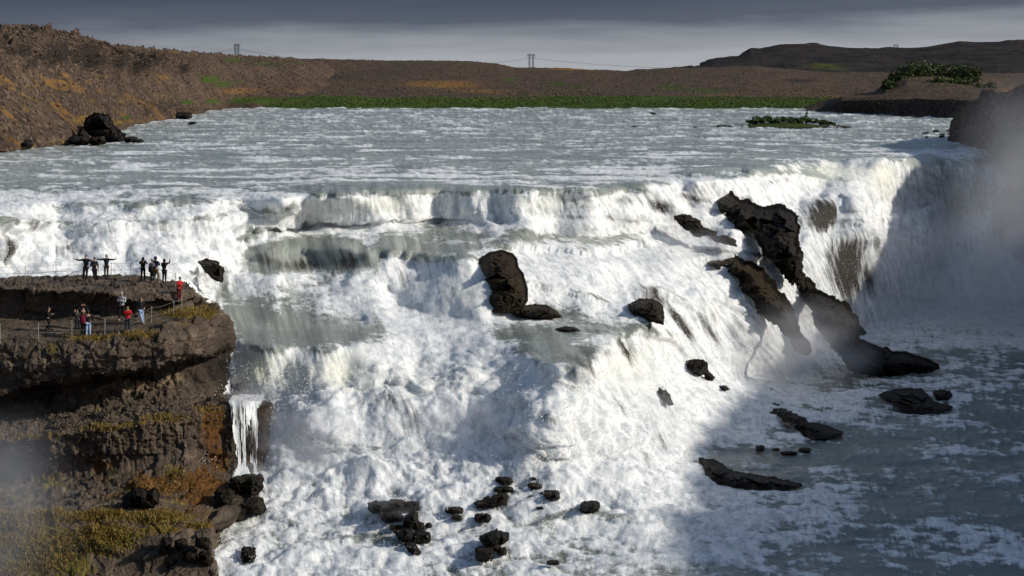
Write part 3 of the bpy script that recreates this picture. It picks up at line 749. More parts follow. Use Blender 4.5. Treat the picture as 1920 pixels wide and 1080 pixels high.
# ---- the left promontory: viewing plateau, terrace, overhang, ledges
C = [
    [(-250, 711, 114), (0, 711, 114), (330, 711, 116), (345, 705, 117), (345, 705, 119)],
    [(-250, 519, 108.6), (0, 518, 108.7), (100, 517, 109), (250, 516, 109), (300, 523, 109), (350, 534, 108), (356, 541, 109.5), (352, 546, 114)],
    [(-250, 536, 102), (0, 538, 102.3), (40, 540, 102.3), (100, 546, 101.9), (160, 548, 101.7), (200, 552, 101.5), (280, 555, 101.8), (335, 557, 102.5), (368, 554, 104), (374, 560, 108), (370, 562, 113)],
    [(-250, 594, 103.1), (0, 593, 103.1), (100, 591, 102.8), (200, 588, 102.5), (270, 584, 102.5), (330, 574, 103.2), (372, 566, 105.5), (380, 572, 109), (374, 580, 113)],
    [(-250, 640, 98), (0, 638, 98), (100, 643, 97.8), (200, 641, 97.8), (260, 632, 98), (310, 614, 99), (360, 592, 100.8), (404, 574, 103), (416, 582, 107), (409, 590, 113)],
    [(-250, 690, 97.3), (0, 690, 97.3), (100, 680, 97), (200, 672, 96.8), (300, 650, 97.7), (360, 620, 99.5), (415, 603, 102.5), (428, 615, 107), (421, 620, 113)],
    [(-250, 745, 97.8), (0, 740, 97.8), (60, 722, 97.5), (150, 712, 97.1), (220, 702, 97.1), (300, 690, 97.8), (350, 672, 99.3), (400, 650, 101.8), (430, 640, 104), (441, 650, 108), (434, 655, 114)],
    [(-250, 748, 101.8), (0, 744, 101.8), (60, 727, 101.8), (150, 717, 101.4), (220, 706, 101.3), (300, 695, 101.5), (350, 679, 102.6), (400, 662, 104.5), (430, 662, 106), (442, 665, 109), (436, 668, 115)],
    [(-250, 778, 101), (0, 775, 101), (100, 764, 100.5), (200, 753, 100.2), (300, 745, 100.4), (380, 742, 102), (425, 742, 105), (441, 738, 109), (434, 735, 115)],
    [(-250, 830, 94.5), (0, 823, 94.5), (100, 815, 94.5), (160, 808, 94.5), (250, 795, 95), (350, 775, 96.5), (420, 760, 98.5), (502, 756, 101), (513, 764, 104), (508, 766, 112)],
    [(-250, 905, 94.9), (0, 900, 95.1), (100, 895, 95.2), (160, 880, 95.4), (250, 868, 95.4), (350, 850, 96.4), (430, 865, 98), (500, 868, 99.8), (517, 850, 104), (510, 850, 112)],
    [(-250, 950, 90), (0, 945, 90), (150, 935, 90), (250, 930, 90.2), (330, 940, 91), (400, 935, 92), (480, 935, 94), (500, 945, 97), (495, 945, 106)],
    [(-250, 972, 87.3), (0, 965, 87.3), (150, 957, 87.5), (250, 961, 87.5), (330, 972, 87.5), (388, 985, 87.5), (402, 992, 90), (396, 990, 100)],
    [(-250, 1090, 84), (0, 1090, 84), (200, 1090, 84), (330, 1090, 84), (404, 1085, 84.3), (412, 1085, 87), (402, 1085, 97)],
    [(-250, 1260, 80.5), (0, 1260, 80.5), (402, 1260, 80.5), (412, 1260, 84), (402, 1260, 94)],
]
rows = [10, 20, 28, 26, 24, 26, 8, 22, 34, 36, 30, 20, 56, 30]
cpx, cpy, CXW = loft(C, 400, rows, (-250, .93))
tpar = np.concatenate([np.full(r, k) + np.arange(r) / r for k, r in enumerate(rows)] + [[len(rows)]])[:, None] * np.ones_like(cpx)
nrm = grid_normals(np.stack([blur(CXW[..., k], 3) for k in range(3)], -1))
cx_, cy_, cz_ = CXW[..., 0], CXW[..., 1], CXW[..., 2]
f1, f2, cid = cells(cx_ * .75, cy_ * .75, cz_ * 1.1)
blocky = (_G[cid][..., 0]) * .28
g1, g2, gid = cells(cx_ * 2.0, cy_ * 2.0, cz_ * 2.6)
blocky2 = _G[gid][..., 1] * .10 - .07 * sstep(.12, 0., g2 - g1)
lz_ = cz_ / .85 + 1.6 * fbm(cx_ * .10, cy_ * .10, cz_ * 0, 3) + .10 * fbm(cx_ * .8, cy_ * .8, cz_ * .8, 2)
li = np.floor(lz_).astype(int); lf = lz_ - li
strata = (_G[(li * 37) & 255][..., 0] * .20 * (.5 + sstep(-.3, .3, fbm(cx_ * .15, cy_ * .15, cz_ * .3 + 3, 2))) - .07 * sstep(.12, 0, lf))
jx, jy, jid = cells(cx_ * .9 + li * 3.7, cy_ * .9, li * 1.3 + 0 * cz_)
strata = strata + _G[jid][..., 2] * .16 - .10 * sstep(.08, 0, jy - jx)
topw = np.exp(-((tpar - 1.5) / .55) ** 2) + np.exp(-((tpar - 3.5) / .5) ** 2)     # walked tops stay flatter
am = np.clip(1 - .85 * topw, .12, 1)
am = np.where(tpar > 11.2, am * .75, am)
dsp = am * (.20 * fbm(cx_ * .5, cy_ * .5, cz_ * .5, 4, .55) + blocky * .35 + blocky2 * .7 + strata + .10 * fbm(cx_ * 3, cy_ * 3, cz_ * 3, 3, .6))
# columns under the overhang and on the second ledge
colm = np.exp(-((tpar - 7.5) / .6) ** 2) + .7 * np.exp(-((tpar - 9.5) / .5) ** 2)
q1, q2, qid = cells(cx_ * 1.9, cy_ * 1.9, cz_ * .45)
dsp = dsp + colm * (_G[qid][..., 2] * .14 - .16 * sstep(.16, 0., q2 - q1))
# cracked slabs on the plateau top
topm = np.exp(-((tpar - 1.5) / .5) ** 4)
s1, s2, sid = cells(cx_ * .8, cy_ * 1.0, cz_ * .3)
dsp = dsp + topm * (_G[sid][..., 0] * .10 - .16 * sstep(.10, 0., s2 - s1))
# broken foot of the plateau wall
wallm = np.exp(-((tpar - 2.5) / .45) ** 2)
w1, w2, wid = cells(cx_ * .62, cy_ * .5, cz_ * .4)
dsp = dsp + wallm * (_G[wid][..., 1] * .30 - .15)
talus = np.exp(-((tpar - 8.6) / .45) ** 2)
dsp = dsp + talus * .12 * fbm(cx_ * 2.2, cy_ * 2.2, cz_ * 2.2, 3, .65, kind='b')
CW = CXW + nrm * dsp[..., None]
moss = blobs(cpx, cpy, [(170, 635, 60, 9, .7), (260, 630, 40, 10, .8), (345, 585, 50, 14, .75), (390, 585, 25, 16, .7), (350, 610, 40, 10, .55), (100, 655, 20, 20, .6), (300, 606, 40, 8, .5), (40, 645, 60, 6, .35),
                        (60, 818, 120, 7, .7), (200, 802, 70, 8, .75), (310, 785, 60, 10, .75), (390, 768, 40, 9, .7), (250, 790, 40, 10, .7), (100, 775, 90, 22, .35), (200, 760, 50, 16, .35), (70, 785, 40, 14, .45),
                        (100, 900, 60, 18, .6), (330, 875, 26, 12, .75), (130, 965, 180, 14, .95), (300, 965, 70, 18, .95), (370, 985, 30, 14, .9), (60, 1030, 110, 60, .85), (200, 1010, 80, 40, .8), (300, 990, 60, 14, .8),
                        (140, 1060, 60, 40, .7), (330, 935, 60, 12, .5), (30, 930, 60, 20, .55), (340, 555, 20, 6, .4)])
green = blobs(cpx, cpy, [(60, 1030, 150, 70, 1.), (220, 1020, 80, 50, .8), (60, 930, 80, 40, .7), (100, 900, 50, 14, .6), (330, 870, 30, 12, .5), (190, 770, 40, 14, .5), (100, 655, 20, 20, .5)])
rust = blobs(cpx, cpy, [(300, 905, 120, 40, .8), (380, 905, 60, 55, .85), (400, 805, 36, 55, .9), (415, 860, 26, 50, .85), (200, 880, 60, 30, .5), (340, 930, 60, 20, .6), (250, 890, 60, 20, .5), (400, 770, 30, 10, .6), (300, 985, 60, 14, .4), (380, 950, 40, 20, .5), (20, 850, 90, 30, .2)])
pale = blobs(cpx, cpy, [(250, 725, 75, 22, .85), (240, 660, 120, 26, .5), (320, 710, 40, 26, .7), (300, 665, 100, 26, .42), (200, 675, 60, 20, .4), (380, 620, 34, 30, .35), (230, 820, 90, 16, .5), (330, 810, 60, 16, .5), (180, 850, 40, 16, .35), (230, 770, 100, 14, .32), (350, 1030, 50, 40, .4), (180, 640, 150, 8, .25)])
wet = blobs(cpx, cpy, [(432, 690, 52, 60, 1.), (410, 700, 34, 36, .85), (480, 800, 50, 60, .8), (480, 820, 40, 60, .9), (510, 820, 20, 60, 1.), (430, 820, 14, 50, .4), (470, 930, 50, 40, .7)])  # wet rock round the side fall, plus shade painted on the chasm walls
tag(link('cliff', grid_mesh('cliff', CW, dict(moss=moss, green=green, rust=rust, pale=pale, wet=wet)), CLIFF), kind='structure')


def surf_at(Xg, gpx, gpy, px, py, rr=6):
    """world point of a terrain grid nearest to a photo pixel, as the camera sees it"""
    prx = CX + F * Xg[..., 0] / Xg[..., 1]; pry = HY - F * Xg[..., 2] / Xg[..., 1]
    d = (prx - px) ** 2 + (pry - py) ** 2
    near = d < rr * rr
    if near.any():
        q = np.where(near, Xg[..., 1], 1e9)
        k = np.unravel_index(np.argmin(q), q.shape)
    else:
        k = np.unravel_index(np.argmin(d), d.shape)
    return Xg[k].copy()


# ---- left hill
HC = [
    [(-420, 300, 172), (0, 286, 190), (60, 279, 203), (130, 270, 213), (200, 250, 262), (260, 238, 300), (330, 226, 345), (350, 219, 385), (430, 207, 470), (560, 207, 483), (760, 215, 483)],
    [(-420, 262, 178), (0, 245, 196), (60, 236, 207), (130, 228, 224), (200, 226, 272), (260, 216, 312), (330, 208, 357), (350, 206, 395), (430, 194, 485), (560, 190, 505), (760, 214, 510)],
    [(-420, 175, 190), (0, 165, 208), (60, 166, 221), (130, 160, 243), (200, 160, 292), (260, 158, 336), (330, 155, 390), (380, 158, 440), (450, 160, 530), (560, 164, 580), (760, 214, 600)],
    [(-420, 95, 195), (0, 95, 215), (60, 95, 228), (130, 100, 252), (200, 108, 302), (260, 115, 350), (330, 120, 410), (380, 122, 470), (450, 124, 560), (560, 130, 640), (760, 212, 700)],
    [(-420, 45, 215), (0, 47, 240), (60, 47, 250), (120, 60, 275), (160, 72, 300), (200, 83, 335), (300, 93, 420), (360, 98, 490), (440, 104, 600), (520, 107, 690), (600, 115, 760), (760, 212, 800)],
    [(-420, 130, 330), (0, 130, 360), (60, 130, 380), (160, 140, 420), (300, 150, 560), (440, 150, 740), (600, 160, 900), (760, 212, 1000)],
]
hp, hq, HX = loft(HC, 520, [40, 60, 60, 60, 20])
hx, hy, hz = HX[..., 0], HX[..., 1], HX[..., 2]
hn = grid_normals(np.stack([blur(HX[..., k], 4) for k in range(3)], -1))
crag = blobs(hp, hq, [(40, 95, 30, 14, .9), (100, 105, 40, 20, .8), (160, 110, 34, 26, .85), (220, 120, 30, 20, .6), (255, 125, 20, 18, .85), (290, 115, 20, 14, .6), (60, 120, 26, 14, .6), (0, 130, 40, 12, .4), (345, 128, 18, 10, .6), (310, 205, 50, 14, .5),
                      (20, 260, 50, 20, .4), (80, 245, 24, 18, .5), (200, 150, 60, 10, .3), (20, 75, 60, 10, .35)])
moss = blobs(hp, hq, [(60, 165, 26, 10, .6), (90, 185, 22, 12, .7), (120, 205, 26, 12, .75), (150, 225, 40, 12, .85), (20, 145, 26, 14, .55), (190, 145, 26, 10, .6), (240, 160, 40, 12, .45), (230, 195, 26, 10, .6), (150, 262, 50, 6, .8), (110, 268, 30, 6, .8),
                      (230, 230, 60, 5, .8), (300, 224, 50, 5, .6), (330, 100, 22, 9, .7), (30, 280, 40, 6, .6), (280, 180, 20, 20, .35), (400, 200, 60, 4, .6), (100, 255, 26, 10, .4), (210, 225, 30, 6, .6)])
green = blobs(hp, hq, [(390, 150, 26, 9, .85), (420, 158, 30, 8, .7), (440, 115, 50, 8, .6), (500, 122, 60, 6, .6), (350, 192, 20, 5, .9), (400, 190, 20, 5, .85), (480, 190, 60, 10, 1.), (600, 192, 100, 10, 1.), (235, 222, 12, 4, .8), (560, 120, 30, 6, .5), (450, 152, 16, 5, .6), (480, 145, 12, 4, .6), (330, 215, 12, 5, .5)])
tan = blobs(hp, hq, [(200, 180, 90, 30, .35), (130, 170, 50, 30, .3), (240, 185, 40, 16, .5), (450, 172, 80, 10, .6), (360, 165, 50, 12, .35), (560, 172, 90, 8, .5), (420, 140, 40, 12, .35), (10, 200, 50, 60, .25), (470, 128, 60, 6, .35)])
aa = -.57 * hp + .82 * hq; al_ = .82 * hp + .57 * hq
stk = fbm(aa / 16, al_ / 120, aa * 0 + 1.1, 4, .6)
slope_ = sstep(110, 150, hq) * sstep(420, 300, hp) * sstep(-200, -50, hp)
moss = np.maximum(moss * (.75 + .8 * stk), .52 * slope_ * sstep(.02, .35, stk))
tan = np.maximum(tan, .75 * slope_ * sstep(.1, -.3, stk) * .8)
crag = np.maximum(crag, .75 * sstep(100, 60, hq) * sstep(0, .35, fbm(hp / 26, hq / 12, hp * 0 + 4.4, 3)))
c1, c2, cc = cells(hx * .22, hy * .22, hz * .3)
gul = fbm(hx * .05 + hz * .05, hy * .05, hz * .02, 4, .55, kind='r')
hd = (.28 - .16 * slope_ + crag * 3.2) * (_G[cc][..., 0] * .55 + .9 * fbm(hx * .16, hy * .16, hz * .2, 4, .6)) + gul * .9 + .28 * fbm(hx * .8, hy * .8, hz * .8, 3, .6)
fade = np.ones_like(hd); fade[-20:] *= .3
HW = HX + hn * (hd * fade * np.clip(hy / 260, .7, 1.6))[..., None]
tag(link('hillside', grid_mesh('hillside', HW, dict(crag=crag, moss=moss, green=green, tan=tan)), HILL), kind='structure')

# ---- middle plain beyond the river
FC = [
    [(380, 206, 474), (760, 206, 474), (1200, 206, 474), (1560, 207, 474), (1760, 207, 474), (2200, 207, 474)],
    [(380, 196, 490), (760, 196, 492), (1200, 196, 492), (1560, 197, 492), (1760, 195, 492), (2200, 195, 492)],
    [(380, 183, 515), (760, 184, 520), (1000, 184, 520), (1200, 180, 520), (1400, 182, 525), (1560, 184, 530), (1760, 182, 530), (2200, 182, 530)],
    [(380, 158, 640), (760, 160, 640), (1000, 164, 640), (1200, 162, 650), (1400, 165, 660), (1560, 170, 700), (1760, 168, 700), (2200, 168, 700)],
    [(380, 112, 860), (600, 110, 880), (640, 111, 900), (740, 113, 920), (800, 113, 920), (880, 115, 920), (930, 119, 920), (965, 126, 930), (1060, 128, 940), (1120, 131, 940), (1180, 133, 940), (1240, 128, 940), (1300, 127, 940), (1420, 124, 940),
     (1480, 130, 950), (1560, 136, 960), (1660, 136, 980), (2200, 140, 980)],
    [(380, 150, 1300), (760, 150, 1300), (1200, 150, 1300), (1660, 150, 1300), (2200, 150, 1300)],
]
fp, fq, FX = loft(FC, 760, [8, 14, 40, 60, 12])
fx, fy, fz = FX[..., 0], FX[..., 1], FX[..., 2]
fn = grid_normals(np.stack([blur(FX[..., k], 4) for k in range(3)], -1))
fd = 1.0 * fbm(fx * .03, fy * .02, fz * .03, 4, .55) + .6 * fbm(fx * .2, fy * .2, fz * .3, 4, .65) + .25 * fbm(fx * .8, fy * .8, fz, 2, .6)
fade = sstep(500, 560, fy)
FW = FX + fn * (fd * (.15 + .85 * fade))[..., None]
green = np.maximum(sstep(545, 505, fy) * .95, blobs(fp, fq, [(955, 153, 18, 5, .8), (1045, 160, 24, 5, .8), (1085, 165, 30, 5, .7), (1260, 165, 40, 6, .8), (1320, 172, 50, 7, .8), (1000, 165, 30, 5, .3), (660, 170, 20, 4, .5), (1250, 128, 40, 4, .4), (500, 118, 80, 6, .6)]))
tan = blobs(fp, fq, [(830, 160, 110, 10, .75), (900, 172, 120, 9, .6), (620, 165, 60, 10, .4), (1000, 178, 160, 5, .4), (1350, 178, 80, 4, .5), (1480, 176, 60, 3, .6), (1080, 130, 80, 3, .9), (700, 112, 60, 3, .6), (620, 112, 30, 3, .5), (1560, 182, 60, 3, .6)])
crag = blobs(fp, fq, [(620, 148, 90, 7, .55), (1500, 155, 40, 5, .7), (720, 140, 200, 9, .35), (1450, 140, 120, 8, .35), (1200, 140, 200, 8, .25)])
tag(link('plain', grid_mesh('plain', FW, dict(crag=crag, moss=fp * 0, green=green, tan=tan)), HILL), kind='structure')

# ---- dark hills on the right skyline
DARK = make_heath('shaded_heath', (.022, .019, .019), (.045, .037, .034), (.065, .052, .042))  # dark lava and heath, with cloud shade built into the colour
RC = [
    [(1180, 150, 1500), (1500, 150, 1500), (1700, 150, 1500), (1920, 150, 1500), (2400, 150, 1500)],
    [(1180, 138, 1700), (1310, 133, 1700), (1500, 132, 1700), (1540, 131, 1700), (1700, 130, 1700), (1920, 128, 1700), (2400, 128, 1700)],
    [(1180, 137, 2100), (1300, 127, 2100), (1340, 116, 2100), (1400, 112, 2100), (1500, 105, 2100), (1600, 108, 2100), (1700, 112, 2100), (1800, 105, 2100), (1920, 100, 2100), (2400, 100, 2100)],
    [(1180, 137, 2500), (1308, 126, 2500), (1330, 114, 2500), (1385, 105, 2500), (1408, 90, 2500), (1425, 91, 2500), (1460, 84, 2500), (1530, 83, 2500), (1590, 90, 2500), (1660, 91, 2500), (1740, 88, 2500), (1800, 77, 2500), (1840, 79, 2500), (1920, 75, 2500), (2400, 70, 2500)],
    [(1180, 150, 3400), (1500, 150, 3400), (1920, 150, 3400), (2400, 150, 3400)],
]
rp, rq, RX = loft(RC, 420, [10, 50, 40, 12])
rn = grid_normals(np.stack([blur(RX[..., k], 3) for k in range(3)], -1))
rd = 7 * fbm(RX[..., 0] * .008, RX[..., 1] * .006, RX[..., 2] * .01, 4, .5, kind='r') + 2.2 * fbm(RX[..., 0] * .04, RX[..., 1] * .04, RX[..., 2] * .05, 4, .6)
wt = np.ones_like(rd); wt[-14:] = .25; wt[:4] = .2
green = blobs(rp, rq, [(1545, 128, 26, 5, 1.), (1560, 133, 30, 3, .8)])
tag(link('hill', grid_mesh('hill', RX + rn * (rd * wt)[..., None], dict(green=green)), DARK), kind='structure')

# ---- ground sheet under and beyond everything
GROUND = make_heath('heath_ground', (.05, .04, .03), (.085, .062, .042), (.10, .075, .05))
gx, gy = np.meshgrid(np.linspace(-9000, 9000, 90), np.concatenate([np.linspace(-300, 600, 12), np.linspace(800, 14000, 60)]))
gz = np.where(gy > 1000, -3 + 6 * fbm(gx * .0006, gy * .0006, gx * 0, 3), -32.)
gz = np.where(gy <= 600, -32, np.where(gy < 1000, -32 + (gy - 600) / 400 * 26, gz))
tag(link('ground', grid_mesh('ground', np.stack([gx, gy, gz], -1), dict(green=gx * 0)), GROUND), kind='structure')

# ---- right bank beyond the falls
BC = [
    [(1500, 212, 440), (1535, 211, 432), (1600, 215, 405), (1700, 220, 376), (1780, 224, 355), (1830, 226, 345), (2200, 230, 330)],
    [(1500, 211, 442), (1540, 205, 436), (1575, 190, 412), (1640, 187, 390), (1700, 186, 380), (1780, 186, 362), (1830, 188, 352), (2200, 190, 336)],
    [(1500, 210, 446), (1548, 200, 440), (1580, 182, 424), (1650, 180, 405), (1700, 181, 395), (1780, 182, 380), (1830, 184, 370), (2200, 185, 350)],
    [(1500, 206, 480), (1560, 184, 480), (1640, 173, 460), (1660, 160, 440), (1700, 152, 430), (1760, 150, 430), (1830, 158, 430), (1880, 164, 430), (2200, 165, 430)],
    [(1500, 206, 520), (1560, 186, 520), (1640, 172, 500), (1665, 150, 480), (1690, 132, 470), (1730, 126, 470), (1780, 128, 470), (1820, 140, 470), (1880, 148, 470), (1960, 150, 470), (2200, 150, 470)],
    [(1500, 206, 700), (1640, 180, 700), (1730, 170, 700), (1960, 168, 700), (2200, 168, 700)],
]
bp, bq, BX = loft(BC, 260, [30, 12, 24, 24, 10])
bn = grid_normals(np.stack([blur(BX[..., k], 3) for k in range(3)], -1))
bd = .5 * fbm(BX[..., 0] * .12, BX[..., 1] * .12, BX[..., 2] * .12, 4, .6) + .25 * fbm(BX[..., 0] * .7, BX[..., 1] * .7, BX[..., 2] * .7, 3, .6)
tan = .3 * blobs(bp, bq, [(1640, 178, 60, 4, .5), (1720, 180, 120, 4, .55), (1850, 181, 90, 4, .5), (1720, 160, 40, 4, .7), (1600, 176, 30, 5, .4)])
green = blobs(bp, bq, [(1700, 150, 50, 24, .4), (1780, 150, 50, 20, .4), (1660, 165, 20, 20, .4), (1600, 205, 70, 5, .4)])
crag = np.clip(.22 + blobs(bp, bq, [(1700, 200, 400, 16, .25)]), 0, 1) * np.where(np.arange(BX.shape[0])[:, None] < 32, 1, .8)
tag(link('riverbank', grid_mesh('riverbank', BX + bn * bd[..., None], dict(crag=crag, moss=bp * 0, green=green, tan=tan)), HILL), kind='structure')

# ---- canyon wall on the right: a rim path in plan, wall below, plateau behind
rim = np.array([  # x, y, rim height
    (150, 345, -5.0), (112, 300, -7.2), (82, 268, -7.4), (66, 246, -7.0), (59, 230, -5.4), (57.5, 212, -2.2), (57.0, 204, -1.2), (58.5, 196, -.5), (62, 187, 1.0), (68, 176, 2.4), (75, 164, 3.2), (79, 150, 3.8), (77, 134, 4.4), (72, 118, 4.8), (67, 100, 4.6), (64, 80, 4.6), (65, 55, 4.8), (74, 20, 4.5), (90, -30, 4)], float)
tt = np.concatenate([[0], np.cumsum(np.hypot(*np.diff(rim[:, :2], axis=0).T))]); tn = np.linspace(0, tt[-1], 620)
rx_, ry_, rz_ = (np.interp(tn, tt, rim[:, k]) for k in range(3))
tx, ty = np.gradient(rx_), np.gradient(ry_); tl = np.hypot(tx, ty)
ox, oy = blur(np.stack([-ty / tl, tx / tl]), 8)    # outward (towards the river): left of travel is ... fixed below
ox, oy = (ox, oy) if (ox[300] < 0) else (-ox, -oy)
prof = [(-90, 2.5), (-30, 1.2), (-8, .5), (-1.5, .1), (0, 0), (.8, -1.2), (1.2, -4), (2.0, -5), (2.4, -9), (3.2, -11), (3.8, -16), (4.6, -20), (5.5, -26)]
pn = [5, 10, 10, 6, 8, 14, 10, 18, 12, 20, 14, 14]
VX = []
bot = np.interp(ry_, [205, 225], [1., .16])      # above the lip the bank only drops to the river
for k in range(len(prof) - 1):
    for i in range(pn[k]):
        f = i / pn[k]
        o_ = prof[k][0] + (prof[k + 1][0] - prof[k][0]) * f; d_ = prof[k][1] + (prof[k + 1][1] - prof[k][1]) * f
        s_ = bot if d_ < 0 else 1.
        VX.append(np.stack([rx_ + ox * (o_ * (s_ if o_ > 0 else 1)), ry_ + oy * (o_ * (s_ if o_ > 0 else 1)), rz_ + d_ * s_], -1))
VX.append(np.stack([rx_ + ox * prof[-1][0] * bot, ry_ + oy * prof[-1][0] * bot, rz_ + prof[-1][1] * bot], -1))
VX = np.array(VX)
vn = np.cross(np.gradient(VX, axis=0), np.gradient(VX, axis=1)); vn /= np.linalg.norm(vn, axis=-1)[..., None] + 1e-9
if vn[60, 300, 0] > 0:
    vn = -vn
vx, vy, vz = VX[..., 0], VX[..., 1], VX[..., 2]
v1, v2, vid = cells(vx * .35, vy * .35, vz * .35)
vd = _G[vid][..., 0] * .5 + .9 * fbm(vx * .18, vy * .18, vz * .3, 4, .6) + .3 * fbm(vx * 1.2, vy * 1.2, vz * 1.2, 3, .6)
row = np.arange(VX.shape[0])[:, None]
vd = vd * np.where(row < 31, .35, 1.)
VX[..., 2] += 1.5 * fbm(rx_ * .09, ry_ * .09, rx_ * 0 + 2.2, 4, .6)[None, :] * (row < 60)
green = np.where((row > 20) & (row < 44), sstep(214, 224, vy) * .75, 0) + 0 * vx
tan = np.where(row < 34, .5, 0) + 0 * vx
crag = np.where(row > 36, .4, .05) * sstep(222, 212, vy)
tag(link('canyon_wall', grid_mesh('canyon_wall', VX + vn * vd[..., None], dict(crag=crag, moss=vx * 0, green=green, tan=tan)), HILL), kind='structure')


# ------------------------------------------------------------------ rocks, traced in the photo, each with its own distance and thickness
def rock(name, label, poly, T=1., lean=1., mat=None, Db=None, Dt=None, rough=.10, cat='rock', group=None, cell=1.1, push=0.):
    poly = np.array(poly, float)
    lo, hi = poly.min(0), poly.max(0)
    size = (hi - lo).max()
    g = max(.9, size / 95)
    gx_, gy_ = np.meshgrid(np.arange(lo[0] - 16 * g, hi[0] + 16 * g, g), np.arange(lo[1] - 16 * g, hi[1] + 16 * g, g))
    d = np.full(gx_.shape, 1e9); ins = np.zeros(gx_.shape, bool)
    for a, b in zip(poly, np.roll(poly, -1, 0)):
        e = b - a; L = (e ** 2).sum() + 1e-9
        t = np.clip(((gx_ - a[0]) * e[0] + (gy_ - a[1]) * e[1]) / L, 0, 1)
        d = np.minimum(d, np.hypot(gx_ - a[0] - t * e[0], gy_ - a[1] - t * e[1]))
        c = ((a[1] > gy_) != (b[1] > gy_)) & (gx_ < (b[0] - a[0]) * (gy_ - a[1]) / (b[1] - a[1] + 1e-9) + a[0])
        ins ^= c
    d = np.where(ins, d, -d)
    small = (hi - lo).min()
    sd_ = abs(hash_(label))
    d = d + (rough + (.05 if size < 100 else -.02)) * small * (fbm(gx_ / small * 2.6 + sd_, gy_ / small * 2.6, gx_ * 0 + .37 * sd_, 4, .62) + .5 * fbm(gx_ / small * 8 + sd_, gy_ / small * 8, gx_ * 0 + sd_, 3, .6))
    mx = max(d.max(), 1e-3)
    f = 1 - (1 - np.clip(d / (mx * 1.05), 0, 1)) ** 2.2
    f = np.clip(f, 0, 1) ** 1.1
    xm = (lo[0] + hi[0]) / 2
    T = T * 1.2; push = push + .35 * T * (lean > 0)
    d = d + (.06 if size > 100 else .05) * small
    db = Db if Db else float(water_D(xm, hi[1])); dt = Dt if Dt else float(water_D(xm, lo[1]))
    D0 = db + (dt - db) * np.clip((hi[1] - gy_) / (hi[1] - lo[1]), -.1, 1.1) * lean - push
    def pts(D):
        return np.stack([(gx_ - CX) / F * D, D, -(gy_ - HY) / F * D], -1)
    A = pts(D0)
    k = cell / max(T, .3)
    v1, v2, ci = cells(A[..., 0] * k * 1.6 + sd_, A[..., 2] * k * 1.6, A[..., 1] * k * .6)
    n = _G[ci][..., 0] * .7 * T + .22 * T * fbm(A[..., 0] * k * 6, A[..., 1] * k * 6, A[..., 2] * k * 6 + sd_, 3, .6) + .35 * T * fbm(A[..., 0] * k * 2, A[..., 1] * k * 2, A[..., 2] * k * 2 + sd_, 4, .6)
    zl = A[..., 2] * 2.2 / max(T, .5) + .6 * fbm(A[..., 0] * k, A[..., 1] * k, A[..., 2] * k + 2 * sd_, 2)
    n = n + .30 * T * (zl - np.floor(zl) - .5) * (size > 60)
    Fr = pts(D0 - (T + n) * f); Bk = pts(D0 + T * .8 * f)
    keep_ = d > -g
    m = keep_[:-1, :-1] & keep_[1:, 1:] & keep_[1:, :-1] & keep_[:-1, 1:]
    pos = d > 0
    m &= pos[:-1, :-1] | pos[1:, 1:] | pos[1:, :-1] | pos[:-1, 1:]
    H_, W_ = gx_.shape
    idx = np.arange(H_ * W_).reshape(H_, W_)
    q = np.stack([idx[:-1, :-1], idx[1:, :-1], idx[1:, 1:], idx[:-1, 1:]], -1)[m]
    bnd = ~(d > 0)
    fs = np.concatenate([q, q[:, ::-1] + H_ * W_])
    V_ = np.concatenate([Fr.reshape(-1, 3), Bk.reshape(-1, 3)])
    remap = np.arange(2 * H_ * W_); remap[H_ * W_:][bnd.ravel()] = np.arange(H_ * W_)[bnd.ravel()]   # weld front and back at the rim
    fs = remap[fs]
    used = np.unique(fs); new = np.zeros(2 * H_ * W_, int); new[used] = np.arange(len(used))
    V_ = V_[used]; org = V_.mean(0); org[2] = V_[:, 2].min()
    o = link(name, np_mesh(name, V_ - org, new[fs], smooth=False), mat or ROCK, loc=org)
    return tag(o, label, cat, group)


def hash_(s_):
    h_ = 0
    for ch in s_:
        h_ = (h_ * 31 + ord(ch)) % 9973
    return h_ / 37.


def box_poly(x0, y0, x1, y1, k=9, jag=.16, seed=0):
    """an uneven rounded outline filling a box of the photo"""
    r_ = random.Random(seed + int(x0 * 7 + y0))
    out = []
    for i in range(k):
        a = 2 * math.pi * (i + .3 * r_.random()) / k
        c, s__ = math.cos(a), math.sin(a)
        e = .62
        rx = math.copysign(abs(c) ** e, c); ry = math.copysign(abs(s__) ** e, s__)
        q = 1 - jag * r_.random()
        out.append(((x0 + x1) / 2 + rx * (x1 - x0) / 2 * q, (y0 + y1) / 2 + ry * (y1 - y0) / 2 * q))
    return out


ROUGH_ = 1
OUT = 'dark outcrops beside the main falls'
rock('rock_outcrop', 'large black rock outcrop with a jutting ledge high beside the right-hand falls',
     [(1318, 368), (1345, 363), (1372, 367), (1386, 378), (1400, 380), (1418, 396), (1446, 397), (1462, 390), (1478, 398), (1488, 408), (1487, 420), (1493, 428), (1490, 440), (1486, 446), (1494, 466), (1488, 480), (1456, 482), (1430, 458), (1414, 434), (1372, 430), (1378, 420), (1362, 408), (1344, 400), (1338, 386)],
     1.9, .8, ROCK, rough=.11, cat='rock', group=OUT, push=.6)
rock('rock_outcrop', 'bulging black rock just under the jutting ledge beside the right-hand falls',
     [(1430, 462), (1470, 456), (1492, 464), (1503, 482), (1502, 500), (1498, 520), (1486, 530), (1466, 506), (1455, 488), (1436, 478)], 1.5, .6, ROCK, rough=.11, group=OUT, push=.8)
rock('rock_outcrop', 'small brown mossy rock left of the large black outcrop, white water on both sides',
     [(1262, 406), (1285, 404), (1310, 412), (1318, 428), (1342, 436), (1338, 441), (1306, 442), (1284, 428)], .9, .8, ROCK_MOSS, rough=.10, group=OUT, push=.3)
